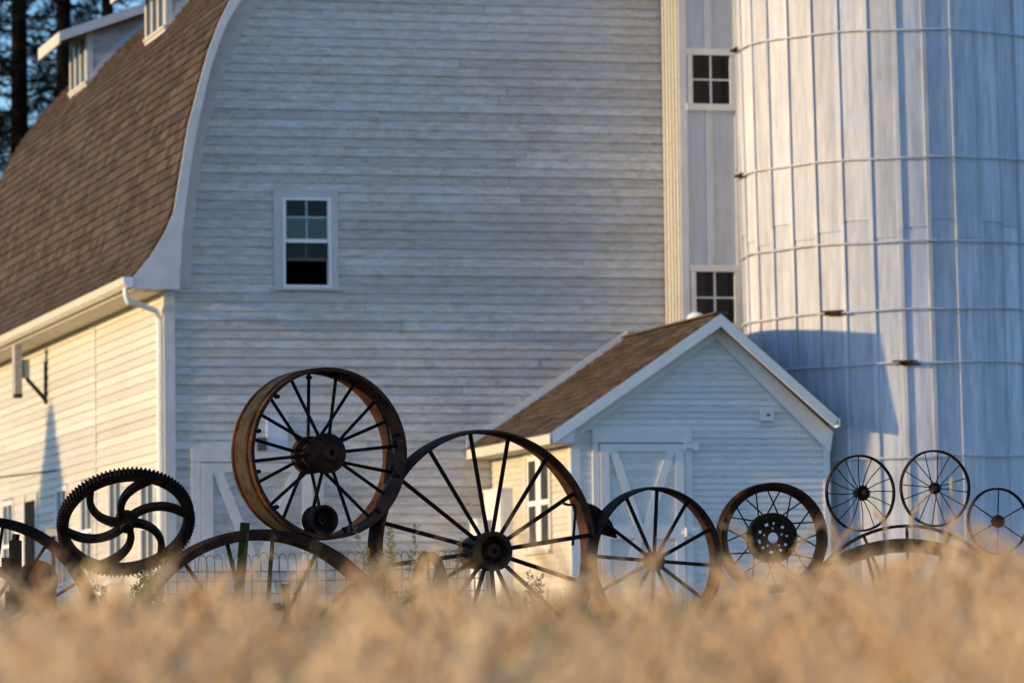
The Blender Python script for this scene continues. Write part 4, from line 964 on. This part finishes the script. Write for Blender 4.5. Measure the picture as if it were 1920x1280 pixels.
# wheat
def wheat_stalk(rr, h, detail=True):
    """one bent straw with a drooping ear of overlapping grains and awns, base at the origin"""
    v_, f_ = [], []
    a = rr.uniform(0, 6.28); bend = rr.uniform(.03, .16) * h; ca, sa = math.cos(a), math.sin(a)
    def path(t): return (ca * bend * t**3, sa * bend * t**3, h * t)
    def add(vs_, fs_):
        o = len(v_); v_.extend(vs_); f_.extend(tuple(i + o for i in q_) for q_ in fs_)
    pr = None
    ws = .0016
    for i in range(5):
        x, y, z = path(i / 4); ring_ = [(x + ws * math.cos(k * 2.094), y + ws * math.sin(k * 2.094), z) for k in range(3)]
        o = len(v_); v_.extend(ring_)
        if i: f_.extend(((o-3+k, o-3+(k+1) % 3, o+(k+1) % 3, o+k) for k in range(3)))
    # ear
    EL = rr.uniform(.09, .13); p0 = Vector(path(1)); d = Vector((ca * bend * 3 / h, sa * bend * 3 / h, 1)).normalized(); droop = Vector((ca, sa, -.2)) * rr.uniform(0, .9)
    for k in range(9):
        t = k / 8; dd = (d + droop * t).normalized(); c = p0 + dd * EL * t; sd = dd.orthogonal().normalized(); sd = Quaternion(dd, rr.uniform(0, .4) + (math.pi if k % 2 else 0)) @ sd; up = dd
        g_ = c + sd * .005; wv = .0078 * (1 - .35 * abs(t - .35)); ln = .014; nx = up.cross(sd)
        add([tuple(g_ - up * ln * .6), tuple(g_ + sd * wv), tuple(g_ + nx * wv), tuple(g_ - sd * wv * .8), tuple(g_ - nx * wv), tuple(g_ + up * ln + sd * .002)], [(0,1,2),(0,2,3),(0,3,4),(0,4,1),(5,2,1),(5,3,2),(5,4,3),(5,1,4)])
        if k > 1:
            tip = g_ + (up * 1.0 + sd * .35).normalized() * rr.uniform(.04, .08); add([tuple(g_ + up*ln*.8 - nx * .0009), tuple(g_ + up*ln*.8 + nx * .0009), tuple(tip)], [(0, 1, 2)])
    # dry leaf
    for q_ in range(2):
        t = rr.uniform(.3, .8); p = Vector(path(t)); b_ = rr.uniform(0, 6.28); o_ = Vector((math.cos(b_), math.sin(b_), 0)); sd = Vector((-o_.y, o_.x, 0)) * .005
        p1 = p + o_ * .06 + Vector((0, 0, .05)); p2 = p + o_ * .13 + Vector((0, 0, -.02)); add([tuple(p - sd*.5), tuple(p + sd*.5), tuple(p1 + sd), tuple(p1 - sd), tuple(p2)], [(0, 1, 2, 3), (3, 2, 4)])
    return np.array(v_, dtype=np.float32), f_
rw = random.Random(5); protos = [wheat_stalk(rw, 1.0 * rw.uniform(.84, 1.0) * .93) for _ in range(24)]
tones = []; allv, allf, o = [], [], 0; nrs = np.random.RandomState(4)
NW = 3800; cnt = 0
while cnt < NW:
    y = nrs.uniform(3.4, 10.2); half = .125 * y + 1.0; x = nrs.uniform(-half, half)
    if y > 9.3 + .45 * x * .3 + .5 * math.sin(x * 2.1): continue
    v_, f_ = protos[nrs.randint(24)]; a = nrs.uniform(0, 6.28); c_, s_ = math.cos(a), math.sin(a)
    patch = .008 * math.sin(x * 3.1 + 1) + float(np.interp(960 + F * x / y, [0, 400, 900, 1200, 1500, 1920], [-.034, -.050, -.082, -.094, -.064, -.016]))
    hs = (1 + nrs.normal(0, .032) + patch); lean = nrs.normal(0, .05, 2)
    X = v_[:, 0] * c_ - v_[:, 1] * s_ + lean[0] * v_[:, 2] + x; Yv = v_[:, 0] * s_ + v_[:, 1] * c_ + lean[1] * v_[:, 2] + y; Z = v_[:, 2] * hs + ground_z(y)
    allv.append(np.stack([X, Yv, Z], 1)); allf += [tuple(i + o for i in q_) for q_ in f_]; o += len(v_); cnt += 1; tones.append(np.full(len(v_), min(1, max(0, nrs.normal(.58, .27))), dtype=np.float32))
me = bpy.data.meshes.new('wheat_field'); me.from_pydata(np.concatenate(allv).tolist(), [], allf); me.materials.append(M['wheat'])
me.attributes.new('tone', 'FLOAT', 'POINT').data.foreach_set('value', np.concatenate(tones))
stuff(place('wheat_field', me))
# stray taller stalks nearer the fence
for (px, py, Y, sd, lab, lean) in ((1787, 925, 19, 1, 'single tall wheat ear against the second thin wheel', .05), (1690, 985, 16, 2, 'wheat ear rising in front of the slim arched wheel', -.1), (1712, 1000, 16, 3, 'wheat ear leaning right beside the arched wheels', .5), (1745, 1040, 14, 4, 'slanting wheat ear under the arched wheels', -.35), (1505, 1020, 14, 5, 'wheat ear in front of the drilled disc wheel', .1), (1422, 1045, 12, 6, 'blurred wheat ear below the drilled disc', -.05), (400, 1090, 12, 7, 'blurred wheat ear in front of the sunken wheel', -.05), (1440, 1035, 12.5, 8, 'blurred wheat ear just right of the drilled disc centre', .1)):
    d = ray(px, py); P = CAM + d * (Y / d.y); h = P.z - ground_z(Y); v_, f_ = wheat_stalk(random.Random(sd + 50), h)
    v_[:, 0] += lean * .25 * (v_[:, 2] / h) ** 2 - lean * .25
    me = bpy.data.meshes.new('wheat_stalk'); me.from_pydata(v_.tolist(), [], f_); me.materials.append(M['wheat']); me.attributes.new('tone', 'FLOAT', 'POINT').data.foreach_set('value', np.full(len(v_), .35 + .1 * (sd % 4), dtype=np.float32))
    tag(place('wheat_stalk', me, None, (P.x, Y, ground_z(Y))), lab, 'wheat stalk', 'taller wheat stalks above the field')
print('boards', nboard, 'objects', len(bpy.data.objects))
